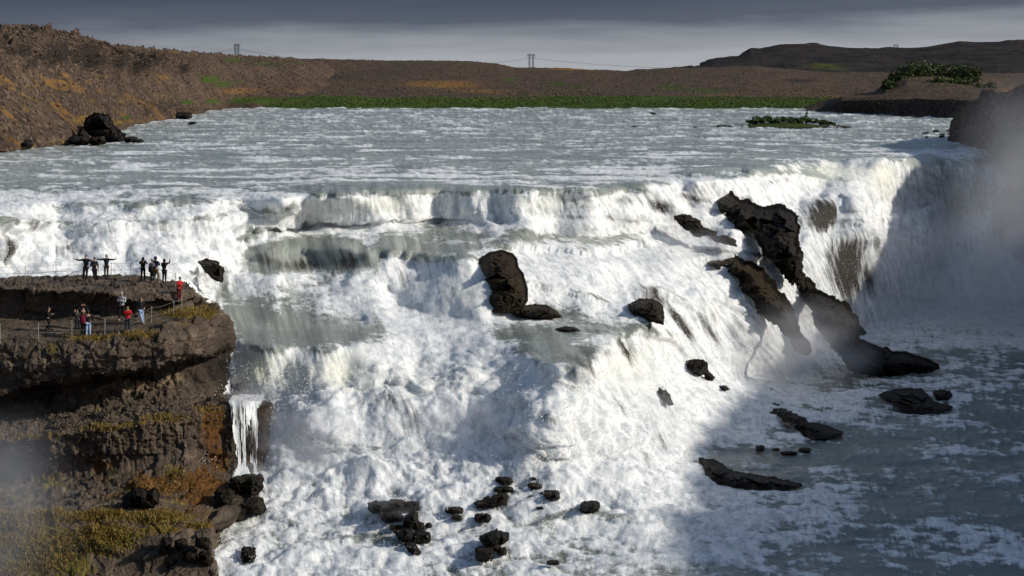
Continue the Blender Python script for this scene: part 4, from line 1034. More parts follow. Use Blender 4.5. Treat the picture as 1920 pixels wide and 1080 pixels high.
rock('rock_outcrop', 'low rounded brown rock below the large black outcrop, half under water',
     [(1332, 444), (1360, 442), (1378, 450), (1381, 462), (1364, 458), (1340, 452)], .6, .8, ROCK_BROWN, rough=.10, group=OUT, push=.2)
rock('rock_outcrop', 'long steep mossy brown ridge of rock running down between two white chutes',
     [(1322, 492), (1360, 487), (1400, 496), (1428, 510), (1440, 528), (1452, 548), (1468, 570), (1480, 592), (1496, 622), (1512, 655), (1500, 650), (1484, 626), (1462, 606), (1442, 590), (1420, 572), (1396, 560), (1385, 540), (1392, 522), (1372, 512)],
     1.5, .9, ROCK_MOSS, rough=.10, group=OUT, push=.5)
rock('rock_outcrop', 'small mossy rock wedged below the bulging black rock',
     [(1480, 512), (1506, 516), (1524, 532), (1536, 560), (1540, 578), (1520, 572), (1498, 552), (1482, 532)], .9, .6, ROCK_MOSS, rough=.10, group=OUT, push=.5)
rock('rock_outcrop', 'massive black rock at the foot of the main falls above the dark pool',
     [(1514, 556), (1530, 552), (1548, 558), (1566, 570), (1584, 576), (1596, 588), (1604, 600), (1606, 612), (1616, 624), (1604, 630), (1612, 640), (1634, 652), (1650, 664), (1640, 690), (1612, 690), (1590, 670), (1568, 650), (1552, 628), (1536, 600)],
     2.0, .5, ROCK, Db=142, Dt=147, rough=.11, group=OUT)
rock('rock_outcrop', 'low jagged black tail of rock reaching into the pool at the far right',
     [(1600, 640), (1618, 645), (1640, 651), (1654, 658), (1663, 655), (1674, 664), (1700, 664), (1724, 672), (1742, 680), (1758, 688), (1738, 694), (1704, 696), (1690, 708), (1660, 716), (1630, 710), (1596, 690), (1580, 664)],
     1.6, .5, ROCK, Db=143, Dt=150, rough=.07, group=OUT)
rock('boulder', 'tall brown-black boulder standing in the middle of the upper cascade',
     [(902, 490), (918, 478), (940, 474), (958, 480), (965, 488), (966, 500), (976, 514), (984, 540), (985, 562), (976, 576), (950, 582), (928, 582), (914, 566), (906, 540), (899, 516)], 1.5, .8, ROCK_MOSS, rough=.04, cat='boulder', push=1.3)
rock('boulder', 'flat yellow-mossed boulder lying at the foot of the tall brown boulder',
     [(940, 584), (965, 577), (1000, 572), (1024, 573), (1040, 582), (1052, 594), (1020, 597), (970, 596)], .9, .6, ROCK_MOSS, rough=.05, cat='boulder', push=.2)
rock('boulder', 'dark square boulder on the lip of the middle cascade with water over its top',
     [(1180, 572), (1200, 562), (1228, 564), (1242, 574), (1244, 590), (1243, 606), (1222, 602), (1198, 594), (1184, 586)], 1.0, .7, ROCK_BROWN, rough=.05, cat='boulder', push=.5)
rock('boulder', 'small flat dark stone awash in the smooth grey water of the middle pool', [(1042, 617), (1060, 612), (1078, 614), (1088, 620), (1060, 622)], .4, .7, ROCK, cat='boulder', push=.15)
rock('boulder', 'brown boulder breaking the white water just behind the viewing plateau', [(372, 492), (388, 487), (408, 492), (418, 502), (416, 528), (400, 520), (388, 510)], .9, .8, ROCK_BROWN, cat='boulder', push=.5)
rock('boulder', 'square black boulder on the white slope of the lower falls', [(1287, 678), (1296, 675), (1318, 676), (1326, 682), (1326, 700), (1310, 704), (1292, 694)], .8, .6, ROCK, rough=.04, cat='boulder', push=.5)
rock('boulder', 'small dark stone at the lower right corner of the square black boulder', [(1318, 698), (1328, 696), (1340, 708), (1334, 714), (1322, 708)], .4, .6, ROCK, cat='boulder', push=.4)
rock('boulder', 'tiny dark stone on the white apron below the square black boulder', [(1348, 724), (1360, 723), (1368, 730), (1358, 733)], .35, .6, ROCK, cat='boulder', push=.3)
rock('boulder', 'slanting grey boulder half buried in foam on the lower falls', [(1221, 722), (1232, 715), (1242, 724), (1254, 742), (1260, 756), (1252, 758), (1236, 742)], .8, .8, ROCK_BROWN, rough=.05, cat='boulder', push=.5)
rock('rock_ledge', 'thin dark rock edge along the crest of the white apron above the pool',
     [(1300, 702), (1330, 712), (1372, 732), (1410, 748), (1446, 760), (1480, 776), (1510, 792), (1478, 782), (1440, 768), (1400, 756), (1360, 738), (1320, 720)], .5, 1., ROCK, rough=.22, cat='rock', push=.15)
rock('rock_ledge', 'dark rock point at the tip of the white apron where it meets the pool',
     [(1470, 770), (1490, 784), (1512, 792), (1546, 800), (1578, 812), (1560, 818), (1520, 820), (1496, 802), (1480, 788)], .7, 1., ROCK, rough=.07, cat='rock', push=.3)
rock('rock_ledge', 'long low black rock ledge between the white falls and the shaded pool',
     [(1314, 862), (1334, 864), (1352, 874), (1378, 888), (1420, 894), (1460, 900), (1500, 910), (1470, 915), (1420, 914), (1380, 910), (1354, 904), (1330, 910), (1320, 890)], .8, .8, ROCK, rough=.10, cat='rock', push=.3)
PL = 'stones awash in the shaded pool'
for b_, l_ in (((1416, 835, 1434, 847), 'pointed dark stone, leftmost of a few in the calm shaded water'), ((1448, 840, 1462, 846), 'tiny stone right of the pointed dark stone in the shaded pool'),
               ((1462, 846, 1496, 853), 'flat dark stone barely above the shaded pool'), ((1496, 839, 1522, 850), 'low dark stone, rightmost in the short row on the shaded pool')):
    rock('boulder', l_, box_poly(*b_), .35, .5, ROCK, cat='boulder', group=PL, push=.1)
rock('boulder', 'misty grey group of low rock in the pool below the far falls', [(1650, 742), (1672, 734), (1700, 730), (1728, 732), (1740, 745), (1752, 758), (1784, 764), (1760, 772), (1716, 774), (1680, 760)], .8, .7, ROCK, rough=.12, cat='boulder')
rock('boulder', 'round dark boulder at the right end of the misty rock in the pool', [(1750, 736), (1762, 731), (1780, 733), (1786, 744), (1780, 752), (1756, 751)], .8, .4, ROCK, rough=.05, cat='boulder')
# the boulders of the bottom rapids
RP = 'wet boulders in the bottom rapids'
for pl_, l_, T_ in (
        (box_poly(690, 938, 738, 964), 'rounded grey boulder dimmed by spray, leftmost of the left cluster in the bottom rapids', .8),
        (box_poly(724, 935, 762, 958), 'brownish domed boulder at the top of the left cluster in the bottom rapids', .7),
        (box_poly(757, 940, 788, 958), 'dark low boulder at the upper right of the left cluster in the bottom rapids', .6),
        (box_poly(714, 958, 756, 980), 'wide dark boulder in the middle of the left cluster in the bottom rapids', .8),
        ([(758, 972), (776, 955), (784, 962), (784, 984), (770, 992), (756, 986)], 'sharp-pointed black boulder in the left cluster of the bottom rapids', .7),
        (box_poly(774, 978, 796, 994), 'small rusty stone under the sharp-pointed black boulder', .5),
        (box_poly(730, 984, 758, 996), 'flat black stone left of the rusty stone in the bottom rapids', .5),
        ([(740, 996), (772, 990), (776, 1014), (758, 1016), (744, 1006)], 'square black boulder low in the left cluster of the bottom rapids', .7),
        (box_poly(774, 996, 808, 1020), 'black boulder with water running off its lower edge in the left cluster', .6),
        ([(758, 1018), (774, 1014), (788, 1036), (780, 1042), (766, 1032)], 'narrow tilted stone at the bottom of the left cluster of the bottom rapids', .5),
        (box_poly(798, 980, 810, 990), 'single tiny stone just right of the left cluster in the bottom rapids', .35),
        (box_poly(833, 950, 872, 964), 'low brown stone lying alone between the two clusters of the bottom rapids', .5),
        (box_poly(846, 966, 868, 976), 'tiny stone under the lone low brown stone', .35),
        (box_poly(888, 962, 921, 980), 'square black stone with thin water threads down its face', .6),
        ([(900, 1006), (930, 994), (952, 1000), (952, 1012), (936, 1022), (934, 1034), (914, 1026), (902, 1016)], 'large knobbly black boulder in the lowest group near the bottom edge', .8),
        (box_poly(890, 1022, 926, 1054), 'rounded black boulder below the large knobbly one', .8),
        (box_poly(934, 1026, 950, 1042), 'small wet stone right of the rounded black boulder near the bottom edge', .4),
        (box_poly(928, 893, 962, 910), 'flat wet boulder at the head of the middle cluster in the bottom rapids', .6),
        (box_poly(926, 912, 966, 924), 'thin dark slab in the middle cluster of the bottom rapids', .5),
        ([(890, 944), (910, 934), (940, 924), (952, 930), (950, 946), (920, 950), (896, 952)], 'long brown boulder, lowest of the middle cluster in the bottom rapids', .8),
        (box_poly(986, 892, 1008, 904), 'small dark stone at the top of the right cluster in the bottom rapids', .5),
        (box_poly(989, 904, 1020, 920), 'squat brown stone near the top of the right cluster in the bottom rapids', .6),
        (box_poly(1014, 919, 1052, 942), 'broad black boulder at the right end of the right cluster in the bottom rapids', .8),
        (box_poly(988, 928, 1004, 948), 'slender dark stone on the left side of the right cluster in the bottom rapids', .45),
        (box_poly(1002, 948, 1024, 958), 'flat black stone at the foot of the right cluster in the bottom rapids', .4),
        (box_poly(1087, 938, 1126, 962), 'dome-shaped boulder with foam threads, alone right of all the clusters', .8)):
    rock('boulder', l_, pl_, T_, .6, ROCK_BROWN if 'brown' in l_ or 'rusty' in l_ else ROCK, cat='boulder', group=RP, push=.05, rough=.10)
for b_, l_ in (((452, 1024, 480, 1056), 'dark rock showing through the foam in the bottom left corner of the rapids'), ((1024, 1050, 1050, 1060), 'tiny dark stone near the bottom edge right of the lowest boulders')):
    rock('boulder', l_, box_poly(*b_), .5, .7, ROCK, cat='boulder', group=RP, push=.3)
# foot of the left cliff
CF = 'black rocks at the foot of the left cliff'
for b_, l_, T_, D_ in (((430, 884, 500, 935), 'wet black rock under the thin side fall at the foot of the left cliff', 1.2, 95.0), ((440, 932, 504, 968), 'broad black rock at the waterline below the thin side fall', 1.0, 93.6),
                       ((395, 915, 442, 962), 'dark rock against the rusty moss just left of the thin side fall', .9, 92.0)):
    rock('boulder', l_, box_poly(*b_, 9, .34), T_ * .8, .3, ROCK_BROWN, Db=D_, Dt=D_ + 1, cat='boulder', group=CF)
rock('boulder', 'big black angular boulder lying on the grassy ledge of the left cliff', [(232, 954), (236, 930), (252, 916), (272, 918), (284, 934), (288, 950), (260, 956)], .9, 0, ROCK, Db=88.9, rough=.04, cat='boulder', cell=1.6)
rock('boulder', 'rounder brown boulder leaning on the big black one on the grassy ledge', [(276, 922), (290, 915), (298, 926), (297, 944), (284, 948), (276, 936)], .6, 0, ROCK_BROWN, Db=89.2, rough=.05, cat='boulder')
LL = 'broken blocks under the grassy ledge'
for i, (b_, l_) in enumerate((((300, 1006, 322, 1042), 'upright pale block under the grassy ledge of the left cliff'), ((326, 1010, 352, 1030), 'brown block beside the upright pale block under the grassy ledge'), ((340, 1030, 372, 1058), 'rounded block in the middle of the pile under the grassy ledge'),
                              ((366, 1006, 396, 1030), 'angular block at the right end of the pile under the grassy ledge'), ((306, 1046, 336, 1076), 'dark block at the lower left of the pile under the grassy ledge'), ((372, 1034, 400, 1064), 'lowest right block of the pile under the grassy ledge'))):
    rock('boulder', l_, box_poly(*b_, 7), .5, 0, CLIFF_BLOCK if False else ROCK_BROWN, Db=85.2, cat='boulder', group=LL, cell=1.5)
# the ledge the thin side fall runs over
rock('boulder', 'lone dark stone poking from the white water at the far left', box_poly(32, 408, 50, 416), .4, .7, ROCK, cat='boulder', push=.4)
# left shore of the upper river
LS = 'dark boulders on the left river shore'
zr = -8.1
def shore_D(py):
    return -zr * F / (py - HY)
for pl_, l_, T_ in (([(158, 238), (162, 222), (176, 216), (200, 217), (212, 228), (216, 244), (232, 252), (226, 262), (196, 266), (176, 258)], 'huge black boulder, largest of the heap on the left river shore', 3.),
                    (box_poly(134, 238, 166, 262), 'dark boulder on the left flank of the huge black boulder', 2.), (box_poly(128, 254, 170, 272), 'lumpy dark boulder at the waterline left of the huge black boulder', 2.),
                    (box_poly(164, 256, 200, 272), 'brown-black boulder at the waterline in front of the huge black boulder', 1.5), (box_poly(206, 250, 236, 266), 'low black boulder at the river end of the heap', 1.5),
                    (box_poly(232, 256, 258, 268), 'brown stone standing alone in the river beyond the heap', 1.), (box_poly(256, 261, 270, 268), 'small black stone farthest out in the river beside the brown one', .8),
                    (box_poly(326, 210, 360, 226), 'black block at the tip of the far left headland', 2.5), (box_poly(352, 229, 370, 234), 'flat stone in the river in front of the far left headland', .8),
                    (box_poly(26, 262, 62, 280), 'dark boulder at the waterline near the left edge', 1.5)):
    rock('boulder', l_, pl_, T_, 0, ROCK_BROWN if 'brown' in l_ else ROCK, Db=shore_D(pl_ and max(q[1] for q in pl_)), cat='boulder', group=LS, rough=.09)
rock('boulder', 'pale block among the dark boulders on the left river shore', box_poly(187, 256, 196, 263, 6), .8, 0, plain('pale_stone', (.42, .33, .25)), Db=shore_D(268), cat='boulder', group=LS)
# stones in the upper river
for b_, l_ in (((1217, 211, 1230, 215), 'dark stone far out in the upper river near the green bank'), ((1186, 236, 1194, 239), 'tiny dark stone in the upper river left of the islet'), ((1300, 238, 1310, 241), 'small dark stone in the river just left of the islet')):
    rock('boulder', l_, box_poly(*b_), .8, 0, ROCK, Db=shore_D(b_[3]), cat='boulder')
rr_ = random.Random(4)
for i in range(16):
    px_ = rr_.uniform(1722, 1792); py_ = 242 + (1792 - px_) * .16 + rr_.uniform(-6, 12) + 4
    w_ = rr_.uniform(5, 12)
    rock('boulder', 'small dark stone in the shallows off the right river bank', box_poly(px_ - w_ / 2, py_ - w_ * .32, px_ + w_ / 2, py_ + 1.), .4, 0, ROCK, Db=shore_D(py_ + 1.), cat='stone', group='stones in the shallows off the right bank')


# ------------------------------------------------------------------ leaves, grass and shrubs
def leaf_mesh(name, pts, size, up=.4, seed=1, spread=1., blade=False):
    r = np.random.default_rng(seed); n = len(pts)
    if blade:
        d = r.normal(size=(n, 3)) * .45 + np.array([0, 0, 1.]); d /= np.linalg.norm(d, axis=1)[:, None]
        sd2 = np.cross(d, r.normal(size=(n, 3))); sd2 /= np.linalg.norm(sd2, axis=1)[:, None] + 1e-6
        L = size * r.uniform(.6, 1.5, n)[:, None]
        V_ = np.stack([pts - sd2 * L * .16, pts + sd2 * L * .16, pts + d * L + sd2 * L * .03, pts + d * L - sd2 * L * .03], 1)
    else:
        a = r.normal(size=(n, 3)); a /= np.linalg.norm(a, axis=1)[:, None]
        b = np.cross(a, r.normal(size=(n, 3)) + np.array([0, 0, up])); b /= np.linalg.norm(b, axis=1)[:, None] + 1e-6
        L = (size * r.uniform(.5, 1.3, n))[:, None]
        V_ = np.stack([pts - a * L, pts + b * L * .6, pts + a * L, pts - b * L * .6], 1)
    sh = np.repeat(r.uniform(0, 1, n), 4)
    return np_mesh(name, V_.reshape(-1, 3), np.arange(n * 4).reshape(-1, 4), dict(shade=sh), smooth=False)


LEAF_BANK = make_leaf('bank_scrub', (.030, .055, .009), (.12, .17, .026))
LEAF_DARK = make_leaf('shrub_leaf', (.022, .036, .010), (.085, .11, .028))
LEAF_ISLE = make_leaf('islet_scrub', (.020, .042, .008), (.095, .135, .025))
LEAF_OCHRE = make_leaf('dry_grass', (.09, .062, .012), (.33, .22, .045))
BARK = plain('bark', (.07, .05, .035))

n = 90000
lx = RNG.uniform(400, 1560, n); ld = 482 + RNG.uniform(0, 1, n) ** 1.2 * 38
zx = (lx - CX) / F * ld
top = .3 + .9 * np.clip(fbm(zx * .06, ld * .10, zx * 0, 3, .55) + .35, 0, 1) + .9 * np.clip(fbm(zx * .25, ld * .2, zx * 0 + 4, 2), 0, 1)
gz_ = -8 + np.interp(ld, [482, 492, 520], [.0, .9, 2.6])
edge = sstep(400, 430, lx) * (.25 + sstep(-.15, .25, fbm(zx * .045, ld * .12, zx * 0 + 8, 3)))
lz = gz_ + top * RNG.uniform(0, 1, n) ** .7 * edge
tag(link('riverside_scrub', leaf_mesh('riverside_scrub', np.stack([zx, ld, lz], -1), .17, seed=2), LEAF_BANK), kind='stuff')

# tufts on the cliff ledges
cand = (moss + rust * .35).copy() if False else None
mo = blobs(cpx, cpy, [(170, 635, 60, 9, .7), (260, 630, 40, 10, .8), (345, 585, 50, 14, .8), (390, 585, 25, 16, .7), (60, 818, 120, 6, .6), (200, 802, 70, 7, .7), (310, 785, 60, 9, .7), (390, 768, 40, 8, .7), (130, 965, 180, 12, 1.), (300, 965, 70, 16, 1.), (330, 880, 40, 20, .5),
                       (60, 1030, 110, 60, .7), (200, 1010, 80, 40, .7), (300, 910, 90, 26, .45), (190, 770, 60, 16, .3), (370, 985, 30, 10, .9)])
pr = np.clip(mo - .25, 0, 1).ravel(); pr /= pr.sum()
pk = RNG.choice(pr.size, 26000, p=pr)
gp = CW.reshape(-1, 3)[pk] + RNG.normal(0, .05, (26000, 3))
tag(link('grass', leaf_mesh('grass', gp, .13, seed=3, blade=True), LEAF_OCHRE), kind='stuff')


def shrub(name, label, loc, rx, rz, mat, n=900, size=.3, group=None, cat='shrub', clumps=9, seed=0):
    r = np.random.default_rng(seed)
    root = bpy.data.objects.new(name, None); COL.objects.link(root); root.location = loc
    tag(root, label, cat, group)
    cc_ = np.stack([r.uniform(-.7, .7, clumps) * rx, r.uniform(-.6, .6, clumps) * rx, r.uniform(.25, .85, clumps) * rz], -1)
    rad = r.uniform(.28, .5, clumps)
    k = r.integers(0, clumps, n)
    d = r.normal(size=(n, 3)); d /= np.linalg.norm(d, axis=1)[:, None]
    pts = cc_[k] + d * (r.uniform(.5, 1, n) ** .5 * rad[k])[:, None] * np.array([rx, rx, rz * .8])
    pts[:, 2] = np.maximum(pts[:, 2], .05)
    link('crown', leaf_mesh('crown', pts, size, seed=seed + 5), mat, root)
    bm = bmesh.new()
    for j in range(5):
        tip = Vector(cc_[j % clumps]); n_ = 5
        prev = None
        for q in range(4):
            t = q / 3; c = Vector((tip.x * t, tip.y * t, tip.z * t)); w = .07 * rz * .4 * (1 - .7 * t) + .01
            ring = [bm.verts.new(c + Vector((math.cos(2 * math.pi * i / n_) * w, math.sin(2 * math.pi * i / n_) * w, 0))) for i in range(n_)]
            if prev:
                for i in range(n_):
                    bm.faces.new((prev[i], prev[(i + 1) % n_], ring[(i + 1) % n_], ring[i]))
            prev = ring
    me = bpy.data.meshes.new('stem'); bm.to_mesh(me); bm.free()
    link('stem', me, BARK, root)
    return root


SG = 'shrubs on the mound of the right river bank'
for i, (px_, py_, D_, w_, h_, l_) in enumerate((
        (1732, 150, 445, 70, 30, 'widest dark green shrub crowning the mound on the right river bank'), (1690, 162, 442, 46, 32, 'dark shrub on the left shoulder of the mound on the right bank'),
        (1780, 152, 447, 56, 26, 'dark green shrub behind the pale grass on the mound'), (1822, 156, 440, 40, 26, 'shrub on the right shoulder of the mound, faint in the mist'),
        (1760, 172, 425, 44, 22, 'lighter green shrub below the pale grass on the mound'), (1800, 170, 425, 40, 22, 'grey-green shrub right of the lighter green one below the mound'),
        (1672, 176, 425, 30, 22, 'small dark shrub at the left foot of the mound'), (1850, 174, 420, 30, 16, 'low shrub at the right foot of the mound near the misty cliff'),
        (1718, 172, 425, 36, 12, 'low spreading shrub at the front foot of the mound'))):
    o = P(px_, py_ + 2, D_)
    shrub('shrub', l_, o, w_ / F * D_ / 2 * 1.25, h_ / F * D_ * 1.2, LEAF_DARK if i not in (4, 5) else LEAF_ISLE, 3000, .28, SG, seed=20 + i, clumps=14)
# islet
IC = [[(1340, 240, 1), (1588, 236, 1)]]
ic = P(1468, 239, 0) ; Di = shore_D(238.)
icx = (1468 - CX) / F * Di
u_, v_ = np.meshgrid(np.linspace(-1.15, 1.15, 120), np.linspace(-1.15, 1.15, 50))
rr2 = np.hypot(u_, v_) * (1 + .14 * fbm(u_ * 2.2, v_ * 2.2, u_ * 0 + 2, 3))
ix = icx + u_ * 10.2; iy = Di + v_ * 11
iz = zr - .5 + 1.25 * np.clip(1 - rr2 ** 2, -.4, 1) + .12 * fbm(ix * 1.3, iy * 1.3, ix * 0, 3)
tag(link('islet', grid_mesh('islet', np.stack([ix, iy, iz], -1), dict(crag=.35 + .3 * (rr2 > .85), moss=.45 * (rr2 > .7) + 0 * ix, green=.8 * (rr2 < .75), tan=ix * 0)), HILL), kind='structure')
IG = 'shrubs on the river islet'
for i, (dx_, dy_, w_, h_, l_) in enumerate(((-3.6, 0, 1.8, 1.3, 'rounded dark shrub, tallest on the left half of the islet'), (-1.9, -1.2, 1.5, .8, 'low shrub left of the middle of the islet'), (.2, 1., 1.7, 1.0, 'dome-shaped shrub in the middle of the islet'),
                                            (2., -1., 1.8, .9, 'low green shrub right of the middle of the islet'), (4., .5, 2., 1.0, 'broad green shrub under the sapling on the islet'), (6., 0, 1.9, .8, 'bright green shrub on the right half of the islet'),
                                            (7.6, -.4, 1.3, .5, 'lowest green shrub at the right end of the islet'), (-5.2, .4, 1.2, .6, 'small shrub at the left end of the islet'))):
    shrub('shrub', l_, (icx + dx_, Di + dy_, zr + .2 + .45 * (1 - (dx_ / 10) ** 2)), w_, h_, LEAF_ISLE, 500, .22, IG, seed=50 + i, clumps=8)
shrub('sapling', 'thin sapling sticking up from the right half of the islet', (icx + 4.3, Di + 1.5, zr + .6), .35, 2.0, LEAF_ISLE, 120, .2, None, 'sapling', 4, 71)


# loose stones: scree on the hillside, rubble on the talus, gravel round the islet
def stones(name, pts, size, mat, seed=1):
    r = np.random.default_rng(seed); n = len(pts)
    oc = np.array([[1, 0, 0], [-1, 0, 0], [0, 1, 0], [0, -1, 0], [0, 0, 1], [0, 0, -1]], float)
    fo_ = np.array([[0, 2, 4], [2, 1, 4], [1, 3, 4], [3, 0, 4], [2, 0, 5], [1, 2, 5], [3, 1, 5], [0, 3, 5]])
    V_ = (oc[None] * r.uniform(.6, 1.2, (n, 6, 1)) + r.normal(0, .22, (n, 6, 3))) * size[:, None, None]
    V_[..., 2] *= .75
    V_ += pts[:, None, :]
    f_ = (np.arange(n)[:, None, None] * 6 + fo_[None]).reshape(-1, 3)
    return tag(link(name, np_mesh(name, V_.reshape(-1, 3), f_, smooth=False), mat), kind='stuff')


STONE = make_rock('scree_stone', (.045, .035, .028), (.15, .112, .082), (.15, .10, .03), .25)
n = 4500
hm = (hq < 200) * 1.0
pr = (hm * (.15 + blobs(hp, hq, [(150, 75, 200, 22, 1.), (60, 60, 80, 14, 1.), (20, 255, 80, 30, 1.4), (300, 110, 120, 20, .8), (520, 130, 120, 20, .7), (560, 150, 120, 14, .5)])) * (HX[..., 2] > -7.6)).ravel()
pr[-20 * 520:] = 0
pr /= pr.sum(); pk = RNG.choice(pr.size, n, p=pr)
stones('scree', HW.reshape(-1, 3)[pk], RNG.uniform(.10, .38, n) * RNG.uniform(.5, 1.6, n), STONE, 3)
pr = ((FX[..., 1] > 545) & (FX[..., 1] < 940)).astype(float).ravel(); pr /= pr.sum(); pk = RNG.choice(pr.size, 9000, p=pr)
stones('moor_stones', FW.reshape(-1, 3)[pk], RNG.uniform(.2, .6, 9000), STONE, 4)
pr = (talus * (cpx < 430)).ravel(); pr /= pr.sum(); pk = RNG.choice(pr.size, 5000, p=pr)
stones('rubble', CW.reshape(-1, 3)[pk], RNG.uniform(.03, .12, 5000), make_rock('rubble_stone', (.07, .055, .045), (.24, .19, .14), (.15, .10, .03), .2), 5)
a_ = RNG.uniform(0, 2 * math.pi, 700); q_ = RNG.uniform(.78, 1.12, 700)
sx_ = icx + np.cos(a_) * 10.2 * q_; sy_ = Di + np.sin(a_) * 11 * q_
stones('islet_gravel', np.stack([sx_, sy_, np.full(700, zr + .05)], -1), RNG.uniform(.08, .32, 700), ROCK_BROWN, 6)


# ------------------------------------------------------------------ spray mist hanging over the falls
def mist(name, loc, rad, dens, seed=0, scale=1.7, lo=.37, hi=.70, col=(.95, .96, 1.)):
    m = Mat(name + '_air')
    p = m.obj()
    ln = m.node('ShaderNodeVectorMath', operation='LENGTH'); m.put(ln.inputs[0], p)
    fall = m.ss(ln.outputs['Value'], 1., .15)
    nz_ = m.ss(m.noise(m.map(p, (1, 1, 1), (seed * 3.1, seed, 0)), scale, 3, .55), lo, hi, .12, 1.)
    d = m.math('MULTIPLY', m.math('MULTIPLY', fall, nz_), dens)
    v = m.node('ShaderNodeVolumePrincipled')
    m.put(v.inputs['Color'], col); m.put(v.inputs['Density'], d); v.inputs['Anisotropy'].default_value = .25
    m.nt.links.new(v.outputs[0], m.out.inputs['Volume'])
    bm = bmesh.new(); bmesh.ops.create_icosphere(bm, subdivisions=3, radius=1.)
    me = bpy.data.meshes.new(name); bm.to_mesh(me); bm.free()
    o = link(name, me, m.m, loc=loc); o.scale = rad
    return tag(o, kind='stuff')


mist('mist', P(2000, 430, 152), (13, 24, 17), .085, 1, 1.3)
mist('mist', P(1790, 560, 168), (15, 13, 8.5), .11, 2)
mist('mist', P(1500, 655, 134), (7.5, 6, 4.6), .26, 3)
mist('mist', P(-30, 950, 80), (5.2, 7, 5.5), .13, 4)
mist('mist', P(590, 830, 98.5), (4.6, 2.8, 3.0), .42, 5)
mist('mist', P(1290, 465, 133), (5, 4, 1.8), .16, 6)
mist('mist', P(900, 790, 100.5), (6.5, 3, 2.6), .24, 7)
mist('mist', P(1200, 800, 107), (5.5, 4, 3), .22, 8)
mist('mist', P(730, 950, 92.5), (2.6, 2, .9), .22, 9)


# ------------------------------------------------------------------ people on the promontory
SKIN = plain('skin', (.42, .26, .18), .6, .08)
SKIN.node_tree.nodes  # keep
_cm = {}


def cloth(c):
    if c not in _cm:
        _cm[c] = plain('cloth', c, .85, .2, 9.)
    return _cm[c]


def skin_obj(name, pts, edges, rad, mat, parent, root=0, sub=1):
    me = bpy.data.meshes.new(name)
    me.from_pydata([tuple(p) for p in pts], edges, [])
    o = link(name, me, mat, parent)
    md = o.modifiers.new('skin', 'SKIN')
    md.use_smooth_shade = True
    for i, sv in enumerate(me.skin_vertices[0].data):
        r = rad[i]
        sv.radius = (r, r) if not isinstance(r, tuple) else r
        sv.use_root = (i == root)
    sb_ = o.modifiers.new('smooth', 'SUBSURF'); sb_.levels = sub; sb_.render_levels = sub
    return o


ARMS = {  # elbow, wrist for the right arm (x mirrored for the left)
    'down': ((.24, -.03, 1.16), (.25, .06, .93)), 'phone': ((.27, .17, 1.24), (.09, .30, 1.50)), 'chest': ((.26, .07, 1.16), (.07, .27, 1.24)),
    'spread': ((.43, .05, 1.35), (.68, .12, 1.42)), 'droop': ((.43, .02, 1.33), (.68, .04, 1.24)), 'raise': ((.33, .16, 1.42), (.26, .30, 1.62)), 'head': ((.34, .05, 1.62), (.12, .08, 1.78)), 'hug': ((.36, .06, 1.30), (.56, .14, 1.22)), 'hip': ((.34, -.06, 1.18), (.22, .08, 1.02)),
}
LEGS = {'stand': (((.10, .02, .50), (.11, -.02, .09)), ((-.10, .02, .50), (-.11, -.02, .09))),
        'walk': (((.10, .16, .52), (.11, .10, .10)), ((-.09, .04, .50), (-.10, -.24, .12))),
        'side': (((.13, .03, .50), (.20, .02, .09)), ((-.08, .03, .50), (-.06, -.02, .09))),
        'cross': (((.02, .10, .50), (-.10, .10, .09)), ((-.12, .02, .50), (-.24, -.10, .10)))}


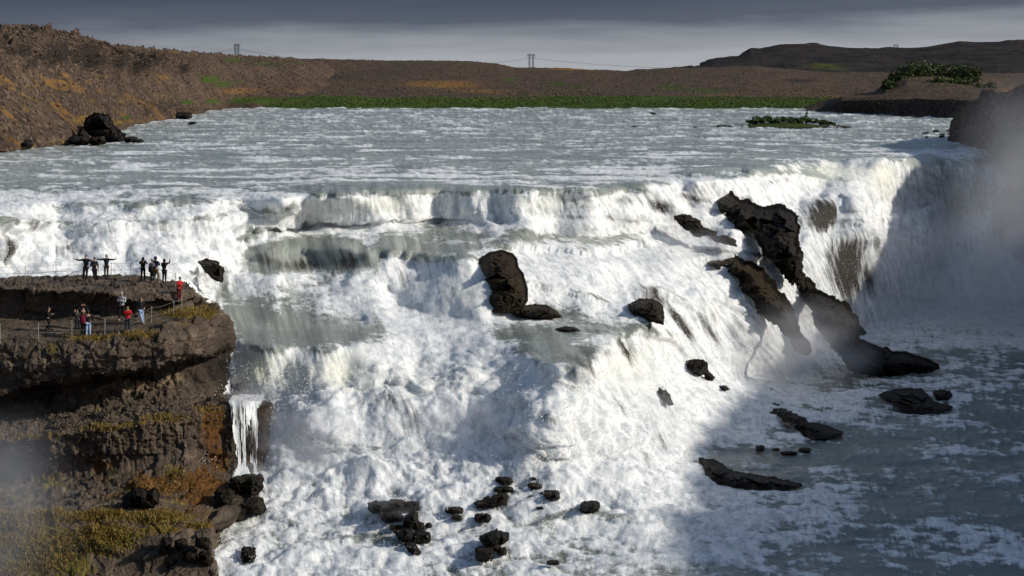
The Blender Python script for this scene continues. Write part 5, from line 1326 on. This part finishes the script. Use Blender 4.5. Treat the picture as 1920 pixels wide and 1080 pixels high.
def person(label, px, py, hpx, face, jacket, trousers, arms=('down', 'down'), legs='stand', hair=(.02, .015, .012), hair_kind='hair', lean=0., shoes=(.02, .02, .02), D=None, group='people on the rock promontory'):
    g0 = surf_at(CW, cpx, cpy, px, py) if D is None else P(px, py, D)
    H = hpx / F * g0[1]; k = H / 1.75
    root = bpy.data.objects.new('person', None); COL.objects.link(root)
    root.location = g0 - np.array([0, 0, .03]); root.rotation_euler = (0, 0, R(face)); root.scale = (k, k, k)
    tag(root, label, 'person', group)
    f = lambda z_: lean * max(0, z_ - .9)
    pt = lambda p: (p[0], p[1] + f(p[2]), p[2])
    V_ = [(0, 0, .95), (0, -.01, 1.12), (0, -.01, 1.33), (0, 0, 1.46), (0, .015, 1.54), (0, .02, 1.62), (0, .01, 1.70)]
    r_ = [(.135, .11), (.125, .095), (.15, .10), .058, .062, (.082, .098), .072]
    E_ = [(0, 1), (1, 2), (2, 3), (3, 4), (4, 5), (5, 6)]
    V_.append((0, .125, 1.60)); r_.append(.014); E_.append((5, 7))            # nose
    jv = [(0, 0, .80), (0, -.01, 1.10), (0, -.01, 1.33), (0, 0, 1.44)]; jr = [(.165, .135), (.15, .12), (.178, .128), .085]; je = [(0, 1), (1, 2), (2, 3)]
    tv_ = [(0, 0, .95)]; tr_ = [(.148, .125)]; te = []
    for sgn, am_ in ((1, arms[0]), (-1, arms[1])):
        e, w = ARMS[am_]
        sh = (.185 * sgn, -.01, 1.40); e = (e[0] * sgn, e[1], e[2]); w = (w[0] * sgn, w[1], w[2])
        b = len(V_); V_ += [sh, e, w]; r_ += [.056, .042, .030]; E_ += [(2, b), (b, b + 1), (b + 1, b + 2)]
        dv = Vector(w) - Vector(e); dv.normalize(); side = dv.cross(Vector((0, 1, .2))).normalized() if abs(dv.y) < .95 else Vector((1, 0, 0))
        palm = Vector(w) + dv * .075
        V_.append(tuple(palm)); r_.append((.036, .018)); E_.append((b + 2, b + 3))
        curl = Vector((-.25 * sgn, .25, -.15))
        for q, L in enumerate((.070, .082, .076, .058)):
            b1_ = palm + side * (.024 * (1.5 - q)) + dv * .02; b2_ = b1_ + (dv + curl * .4).normalized() * L * .55; b3_ = b2_ + (dv + curl).normalized() * L * .45
            i0 = len(V_); V_ += [tuple(b1_), tuple(b2_), tuple(b3_)]; r_ += [.0095, .0085, .007]; E_ += [(b + 3, i0), (i0, i0 + 1), (i0 + 1, i0 + 2)]
        i0 = len(V_); t1 = Vector(w) + dv * .035 + side * .042; V_ += [tuple(t1), tuple(t1 + dv * .045 + side * .018)]; r_ += [.011, .009]; E_ += [(b + 2, i0), (i0, i0 + 1)]
        j = len(jv); jv += [sh, e, tuple(Vector(w) - dv * .01)]; jr += [.078, .062, .048]; je += [(2, j), (j, j + 1), (j + 1, j + 2)]
    for sgn, (kn, an) in zip((1, -1), LEGS[legs]):
        hp_ = (.095 * sgn, 0, .86)
        b = len(V_); toe = (an[0] * 1.05, an[1] + .15, max(.035, an[2] - .055))
        V_ += [hp_, kn, an, toe]; r_ += [.085, .055, .038, .03]; E_ += [(0, b), (b, b + 1), (b + 1, b + 2), (b + 2, b + 3)]
        t_ = len(tv_); tv_ += [hp_, kn, (an[0], an[1], an[2] + .01)]; tr_ += [.104, .075, .062]; te += [(0, t_), (t_, t_ + 1), (t_ + 1, t_ + 2)]
        skin_obj('shoe', [(an[0], an[1] - .05, an[2] - .04), (an[0], an[1] + .05, an[2] - .042), toe], [(0, 1), (1, 2)], [.048, .05, .042], cloth(shoes), root)
    skin_obj('body', [pt(p) for p in V_], E_, r_, SKIN, root)
    skin_obj('jacket', [pt(p) for p in jv], je, jr, cloth(jacket), root)
    skin_obj('trousers', [pt(p) for p in tv_], te, tr_, cloth(trousers), root)
    hv = [(0, -.03, 1.585), (0, -.02, 1.66), (0, .0, 1.735)]; hr_ = [(.088, .085), (.098, .10), .07]
    if hair_kind == 'long_hair':
        hv = [(0, -.07, 1.44), (0, -.055, 1.56), (0, -.025, 1.66), (0, 0, 1.735)]; hr_ = [(.10, .05), (.10, .07), (.10, .10), .07]
    elif hair_kind == 'hood':
        hv = [(0, -.03, 1.46), (0, -.03, 1.58), (0, -.015, 1.67), (0, 0, 1.74)]; hr_ = [.10, (.108, .10), (.11, .11), .075]
    elif hair_kind == 'cap':
        hv = [(0, -.01, 1.66), (0, 0, 1.735), (0, .06, 1.69), (0, .15, 1.675)]; hr_ = [(.10, .11), .065, (.08, .03), (.07, .012)]
    skin_obj(hair_kind if hair_kind != 'long_hair' else 'hair', [pt(p) for p in hv], [(i, i + 1) for i in range(len(hv) - 1)], hr_, cloth(hair if hair_kind in ('hair', 'long_hair', 'cap') else jacket), root)
    eye = bpy.data.meshes.new('eye'); bm = bmesh.new(); bmesh.ops.create_icosphere(bm, subdivisions=1, radius=.013); bm.to_mesh(eye); bm.free()
    for sx__ in (.032, -.032):
        link('eye', eye if not eye.materials else eye, None if eye.materials else cloth((.01, .01, .01)), root, pt((sx__, .108, 1.635)))
    return root, k


BLK, CHAR, NAVY, JEAN, KHAKI, RED = (.008, .008, .010), (.020, .020, .023), (.008, .018, .045), (.03, .04, .065), (.16, .11, .06), (.55, .012, .012)
LJ = (.33, .45, .66)
# camera looks along +y: face 180 = towards the camera, 0 = away
person('bare-headed man in black jacket with one arm stretched out, leftmost of the posing friends', 162, 521, 51, 165, CHAR, CHAR, ('spread', 'droop'), 'side', (.10, .05, .03))
person('person in a dark cap and black clothes stepping across in front of the posing friends', 175, 524, 48, 200, BLK, BLK, ('chest', 'down'), 'cross', (.012, .012, .014), 'cap', .12)
person('long-haired person with both arms stretched out and dark khaki trousers on the plateau', 202, 517, 47, 176, CHAR, (.05, .042, .03), ('spread', 'spread'), 'stand', (.06, .03, .02), 'long_hair')
person('hooded person in black taking a photo with both elbows out, left of the bag holder', 272, 523, 46, 8, BLK, BLK, ('phone', 'phone'), 'stand', BLK, 'hood')
person('person in a light grey jacket half hidden behind the one in the navy hood', 289, 526, 46, -30, (.22, .23, .26), BLK, ('chest', 'down'), 'stand', (.05, .03, .02))
person('person in a navy blue hooded jacket and khaki trousers standing on the plateau', 295, 527, 52, -35, NAVY, KHAKI, ('chest', 'chest'), 'walk', NAVY, 'hood', shoes=(.12, .09, .06))
person('person in black raising a phone with the right arm, rightmost on the plateau', 307, 524, 46, -20, BLK, BLK, ('raise', 'chest'), 'stand', (.03, .02, .015), 'hood')
person('person in a red jacket and dark red trousers looking down at the plateau corner', 334, 571, 49, -120, (.45, .012, .015), (.10, .010, .014), ('chest', 'chest'), 'stand', (.02, .014, .01), lean=.10)
person('person in black walking along the terrace below the rock wall, far left', 87, 616, 46, -95, BLK, BLK, ('chest', 'chest'), 'walk', (.10, .06, .03), lean=.06)
person('dark-clothed person at the left of the group of three on the terrace', 143, 617, 45, 30, CHAR, BLK, ('chest', 'phone'), 'stand', (.03, .022, .018))
person('person in black with hands raised above the head behind the backpack wearer', 153, 612, 44, 10, BLK, BLK, ('head', 'head'), 'stand', (.03, .02, .015))
bp_root, bp_k = person('red-haired person with a maroon backpack and black leggings on the terrace', 153, 627, 47, 5, CHAR, BLK, ('phone', 'phone'), 'stand', (.16, .06, .02), 'long_hair', shoes=(.35, .22, .15))
person('person in a black jacket and pale blue jeans beside the maroon backpack', 165, 625, 52, 20, BLK, LJ, ('hip', 'chest'), 'stand', (.03, .02, .015), 'long_hair', shoes=(.25, .25, .27))
person('person in a pale grey jacket and white hat standing behind the woman in red', 231, 595, 54, 170, (.36, .38, .42), BLK, ('chest', 'chest'), 'walk', (.45, .45, .45), 'cap', shoes=(.3, .22, .16))
person('woman in a bright red jacket and dark jeans holding a camera to her face', 237, 619, 49, 190, RED, (.022, .026, .045), ('phone', 'phone'), 'stand', (.22, .08, .02))
person('woman in a black top and light blue jeans standing by the rope barrier', 267, 603, 52, 215, BLK, LJ, ('phone', 'hip'), 'cross', (.03, .018, .014), 'long_hair', shoes=(.45, .2, .25))


def lump(name, label, cat, loc, rad, mat, face=0.):
    bm = bmesh.new(); bmesh.ops.create_cube(bm, size=2.)
    bmesh.ops.subdivide_edges(bm, edges=bm.edges[:], cuts=2, use_grid_fill=True)
    for v in bm.verts:
        n_ = v.co.normalized(); v.co = v.co.lerp(n_ * 1.25, .55)
        v.co *= 1 + .06 * math.sin(7 * v.co.x + 5 * v.co.z)
        v.co = Vector((v.co.x * rad[0], v.co.y * rad[1], v.co.z * rad[2]))
    me = bpy.data.meshes.new(name); bm.to_mesh(me); bm.free()
    for p_ in me.polygons:
        p_.use_smooth = True
    o = link(name, me, mat, loc=loc); o.rotation_euler = (0, 0, face)
    return tag(o, label, cat)


bl = bp_root.location
lump('backpack', 'maroon backpack worn by the red-haired person on the terrace', 'backpack', (bl[0], bl[1] - .19, bl[2] + 1.22 * bp_k), (.15, .09, .24), cloth((.16, .012, .03)))
g0 = surf_at(CW, cpx, cpy, 285, 525)
lump('bag', 'black shoulder bag hanging between the people on the plateau', 'bag', (g0[0] + .02, g0[1] - .1, g0[2] + .86), (.16, .10, .19), cloth(BLK))


# ---- barriers
def tube(bm, pts, r, n=6):
    prev = None
    for i, p in enumerate(pts):
        p = Vector(p); d = (Vector(pts[min(i + 1, len(pts) - 1)]) - Vector(pts[max(i - 1, 0)])).normalized()
        a = d.cross(Vector((.3, .9, .31))).normalized(); b = d.cross(a)
        ring = [bm.verts.new(p + (a * math.cos(2 * math.pi * k / n) + b * math.sin(2 * math.pi * k / n)) * r) for k in range(n)]
        if prev:
            for k in range(n):
                bm.faces.new((prev[k], prev[(k + 1) % n], ring[(k + 1) % n], ring[k]))
        else:
            bm.faces.new(ring[::-1])
        prev = ring
    bm.faces.new(prev)


def mesh_of(name, bm, mat, parent):
    me = bpy.data.meshes.new(name); bm.to_mesh(me); bm.free()
    return link(name, me, mat, parent)


STEEL = plain('galvanised_steel', (.30, .30, .29), .5, .12)
ROPE = plain('rope', (.20, .18, .15), .9, .15)


def barrier(name, label, posts, h, pr_, rr, ropes):
    base = [surf_at(CW, cpx, cpy, *q[:2]) for q in posts]
    root = bpy.data.objects.new(name, None); COL.objects.link(root); root.location = base[len(base) // 2]
    tag(root, label, 'fence')
    o_ = Vector(root.location)
    for b in base:
        bm = bmesh.new(); q = Vector(b) - o_
        tube(bm, [q - Vector((0, 0, .2)), q + Vector((0, 0, h))], pr_, 8)
        tube(bm, [q + Vector((0, 0, h)), q + Vector((0, 0, h + .04))], pr_ * 1.5, 8)
        mesh_of('post', bm, STEEL, root)
    for lv, sag in ropes:
        bm = bmesh.new(); pts = []
        for a, b in zip(base[:-1], base[1:]):
            for t in np.linspace(0, 1, 9)[:-1]:
                q = a + (b - a) * t - o_ + np.array([0, 0, h * lv - sag * 4 * t * (1 - t)])
                pts.append(q)
        pts.append(base[-1] - o_ + np.array([0, 0, h * lv]))
        tube(bm, pts, rr, 5)
        mesh_of('rope', bm, ROPE, root)


barrier('rope_barrier', 'rope barrier with thin steel posts along the edge of the terrace',
        [(-90, 636), (3, 634), (70, 632), (134, 626), (194, 624), (244, 618), (285, 600), (326, 588), (342, 580)], .92, .022, .010, [(.97, .08), (.45, .06)])
barrier('wire_fence', 'thin wire fence along the back edge of the viewing plateau', [(-60, 521), (48, 520), (100, 519), (150, 519), (213, 518), (250, 518), (330, 532)], .85, .018, .008, [(.97, .03), (.5, .03)])


# ---- power line over the hills
DSTEEL = plain('pylon_steel', (.075, .08, .095), .6, .1)


def pylon(label, px, base_py, top_py, D, turn, hid):
    b = P(px, base_py, D); H = (base_py - top_py) / F * D + hid
    root = bpy.data.objects.new('power_pylon', None); COL.objects.link(root); root.location = b - np.array([0, 0, hid]); root.rotation_euler = (0, 0, turn)
    tag(root, label, 'pylon', 'pylons of the power line on the skyline')
    for sx__ in (-1, 1):
        bm = bmesh.new()
        for (ax, ay) in ((-1, -1), (1, -1), (1, 1), (-1, 1)):
            tube(bm, [(sx__ * 2.1 + ax * .75, ay * .75, -2), (sx__ * 2.1 + ax * .45, ay * .45, H)], .13, 4)
        nseg = 9
        for i in range(nseg):
            z0, z1 = H * i / nseg, H * (i + 1) / nseg; w0 = .75 - .3 * i / nseg; w1 = .75 - .3 * (i + 1) / nseg
            q = 1 if i % 2 else -1
            for ay in (-1, 1):
                tube(bm, [(sx__ * 2.1 - q * w0, ay * w0, z0), (sx__ * 2.1 + q * w1, ay * w1, z1)], .08, 4)
            for ax in (-1, 1):
                tube(bm, [(sx__ * 2.1 + ax * w0, -q * w0, z0), (sx__ * 2.1 + ax * w1, q * w1, z1)], .08, 4)
        mesh_of('leg', bm, DSTEEL, root)
    bm = bmesh.new()
    for zz_ in (H, H - 1.4):
        for ay in (-.45, .45):
            tube(bm, [(-4.6, ay, zz_ + .3), (4.6, ay, zz_ + .3)], .14, 4)
    for i in range(12):
        xa = -4.6 + 9.2 * i / 12; xb = xa + 9.2 / 12
        tube(bm, [(xa, -.45, H + .3 if i % 2 else H - 1.1), (xb, -.45, H - 1.1 if i % 2 else H + .3)], .09, 4)
    mesh_of('crossarm', bm, DSTEEL, root)
    for xx in (-4.2, 0, 4.2):
        bm = bmesh.new()
        for i in range(6):
            tube(bm, [(xx, 0, H - 1.2 - i * .42), (xx, 0, H - 1.5 - i * .42)], .16, 6)
            tube(bm, [(xx, 0, H - 1.5 - i * .42), (xx, 0, H - 1.62 - i * .42)], .07, 6)
        mesh_of('insulator', bm, DSTEEL, root)
    m4 = Matrix.Translation(Vector(root.location)) @ Matrix.Rotation(turn, 4, 'Z')
    return [m4 @ Vector((xx, 0, H - 3.8)) for xx in (-4.2, 0, 4.2)]


a1 = pylon('narrow lattice pylon seen almost edge-on above the left end of the hills', 444, 104, 83, 1500, R(62), 12)
a2 = pylon('twin-legged lattice pylon standing in the middle of the skyline', 996, 128, 102, 1750, R(28), 9)
a3 = pylon('pylon with a spread crossarm peeping over the dark hills at the right', 1680, 96, 84, 2460, R(20), 10)
a0 = [Vector(P(120 + 3 * i, 108, 1350)) for i in range(3)]
bm = bmesh.new()
for pa, pb, sag in ((a0, a1, 5), (a1, a2, 12.5), (a2, a3, 19)):
    for u1, u2 in zip(pa, pb):
        tube(bm, [u1.lerp(u2, t) - Vector((0, 0, sag * 4 * t * (1 - t))) for t in np.linspace(0, 1, 25)], .075, 4)
tag(mesh_of('power_cable', bm, DSTEEL, None), 'thin sagging power cables strung between the skyline pylons', 'cable')


# ---- the thin side fall over the lower ledge, between the cliff and the main falls
SC = [[(436, 738, 104.5), (500, 741, 104.5)], [(424, 751, 98.5), (496, 753, 100.0)], [(430, 866, 97.0), (496, 868, 98.7)], [(424, 905, 95.6), (508, 905, 96.0)], [(436, 930, 94.6), (524, 935, 94.6)]]
sp, sq, SX = loft(SC, 150, [20, 110, 40, 40])
su, sv = np.meshgrid(np.linspace(0, 2.4, 150), np.linspace(0, 6, SX.shape[0]))
st_ = fbm(su * 2.2, sv * .25, su * 0 + 2, 4, .6)
SX[..., 1] -= .25 * st_ + .12 * fbm(su * 6, sv * 1.2, su * 0, 3, .6)
thin = sstep(.2, 1.2, sv) * sstep(4.6, 3.2, sv)
ve = .45 * thin * sstep(.2, -.25, st_) + blobs(sp, sq, [(468, 830, 16, 40, .6), (500, 800, 10, 60, .6), (450, 780, 10, 20, .3), (470, 905, 30, 16, .5)])
wob = fbm(sv * .45, sv * 0 + 1.3, sv * 0, 3, .55)
c1_, c2_ = .78 + .16 * wob + .03 * sv, 1.72 + .2 * fbm(sv * .5, sv * 0 + 7.3, sv * 0, 3, .55)
w1_ = .42 + .12 * fbm(sv * 1.1, sv * 0 + 3, sv * 0, 2) - .16 * sstep(1, 3.6, sv) + .5 * sstep(4.0, 5.2, sv)
w2_ = .22 + .16 * fbm(sv * 1.3, sv * 0 + 5, sv * 0, 2) - .10 * sstep(1, 3.6, sv) + .55 * sstep(4.2, 5.2, sv)
top_ = sstep(.9, .0, sv) * .7
env = np.maximum(w1_ * 1.35 + top_ - np.abs(su - c1_), w2_ * 1.8 + top_ - np.abs(su - c2_)) + .25 * fbm(su * 3.4, sv * .9, su * 0 + 12, 3, .6)
thr = fbm(su * 5.5 + .25 * wob, sv * .22, su * 0 + 31, 3, .6) + .35 * fbm(su * 12, sv * 1.4, su * 0 + 3, 2)
e_ = np.minimum(env, .16 + thr + .3 * (1 - thin))
e_ = np.minimum(e_, np.minimum(su, 2.4 - su) - .12 - .15 * fbm(sv * 1.5, su, su * 0 + 9, 3))
e_ = e_ - sstep(4.4, 6, sv) * (.35 + .9 * fbm(su * 2.5, sv * 1.6, su * 0 + 22, 3, .6))
ok_ = e_ > 0
tag(link('water', grid_mesh('water', SX, dict(foam=.72 + .35 * st_, veil=ve, steep=.8 + 0 * su, flow_u=su, flow_v=sv, cream=0 * su, strand=1 + 0 * su, near=1 + 0 * su, pool_shade=0 * su), ok_[:-1, :-1] & ok_[1:, 1:]), WATER), kind='structure')

mist('mist', P(464, 744, 98.6), (1.6, 1.0, .8), 1.3, 10)
mist('mist', P(470, 885, 95.0), (1.5, .9, .8), .8, 11)
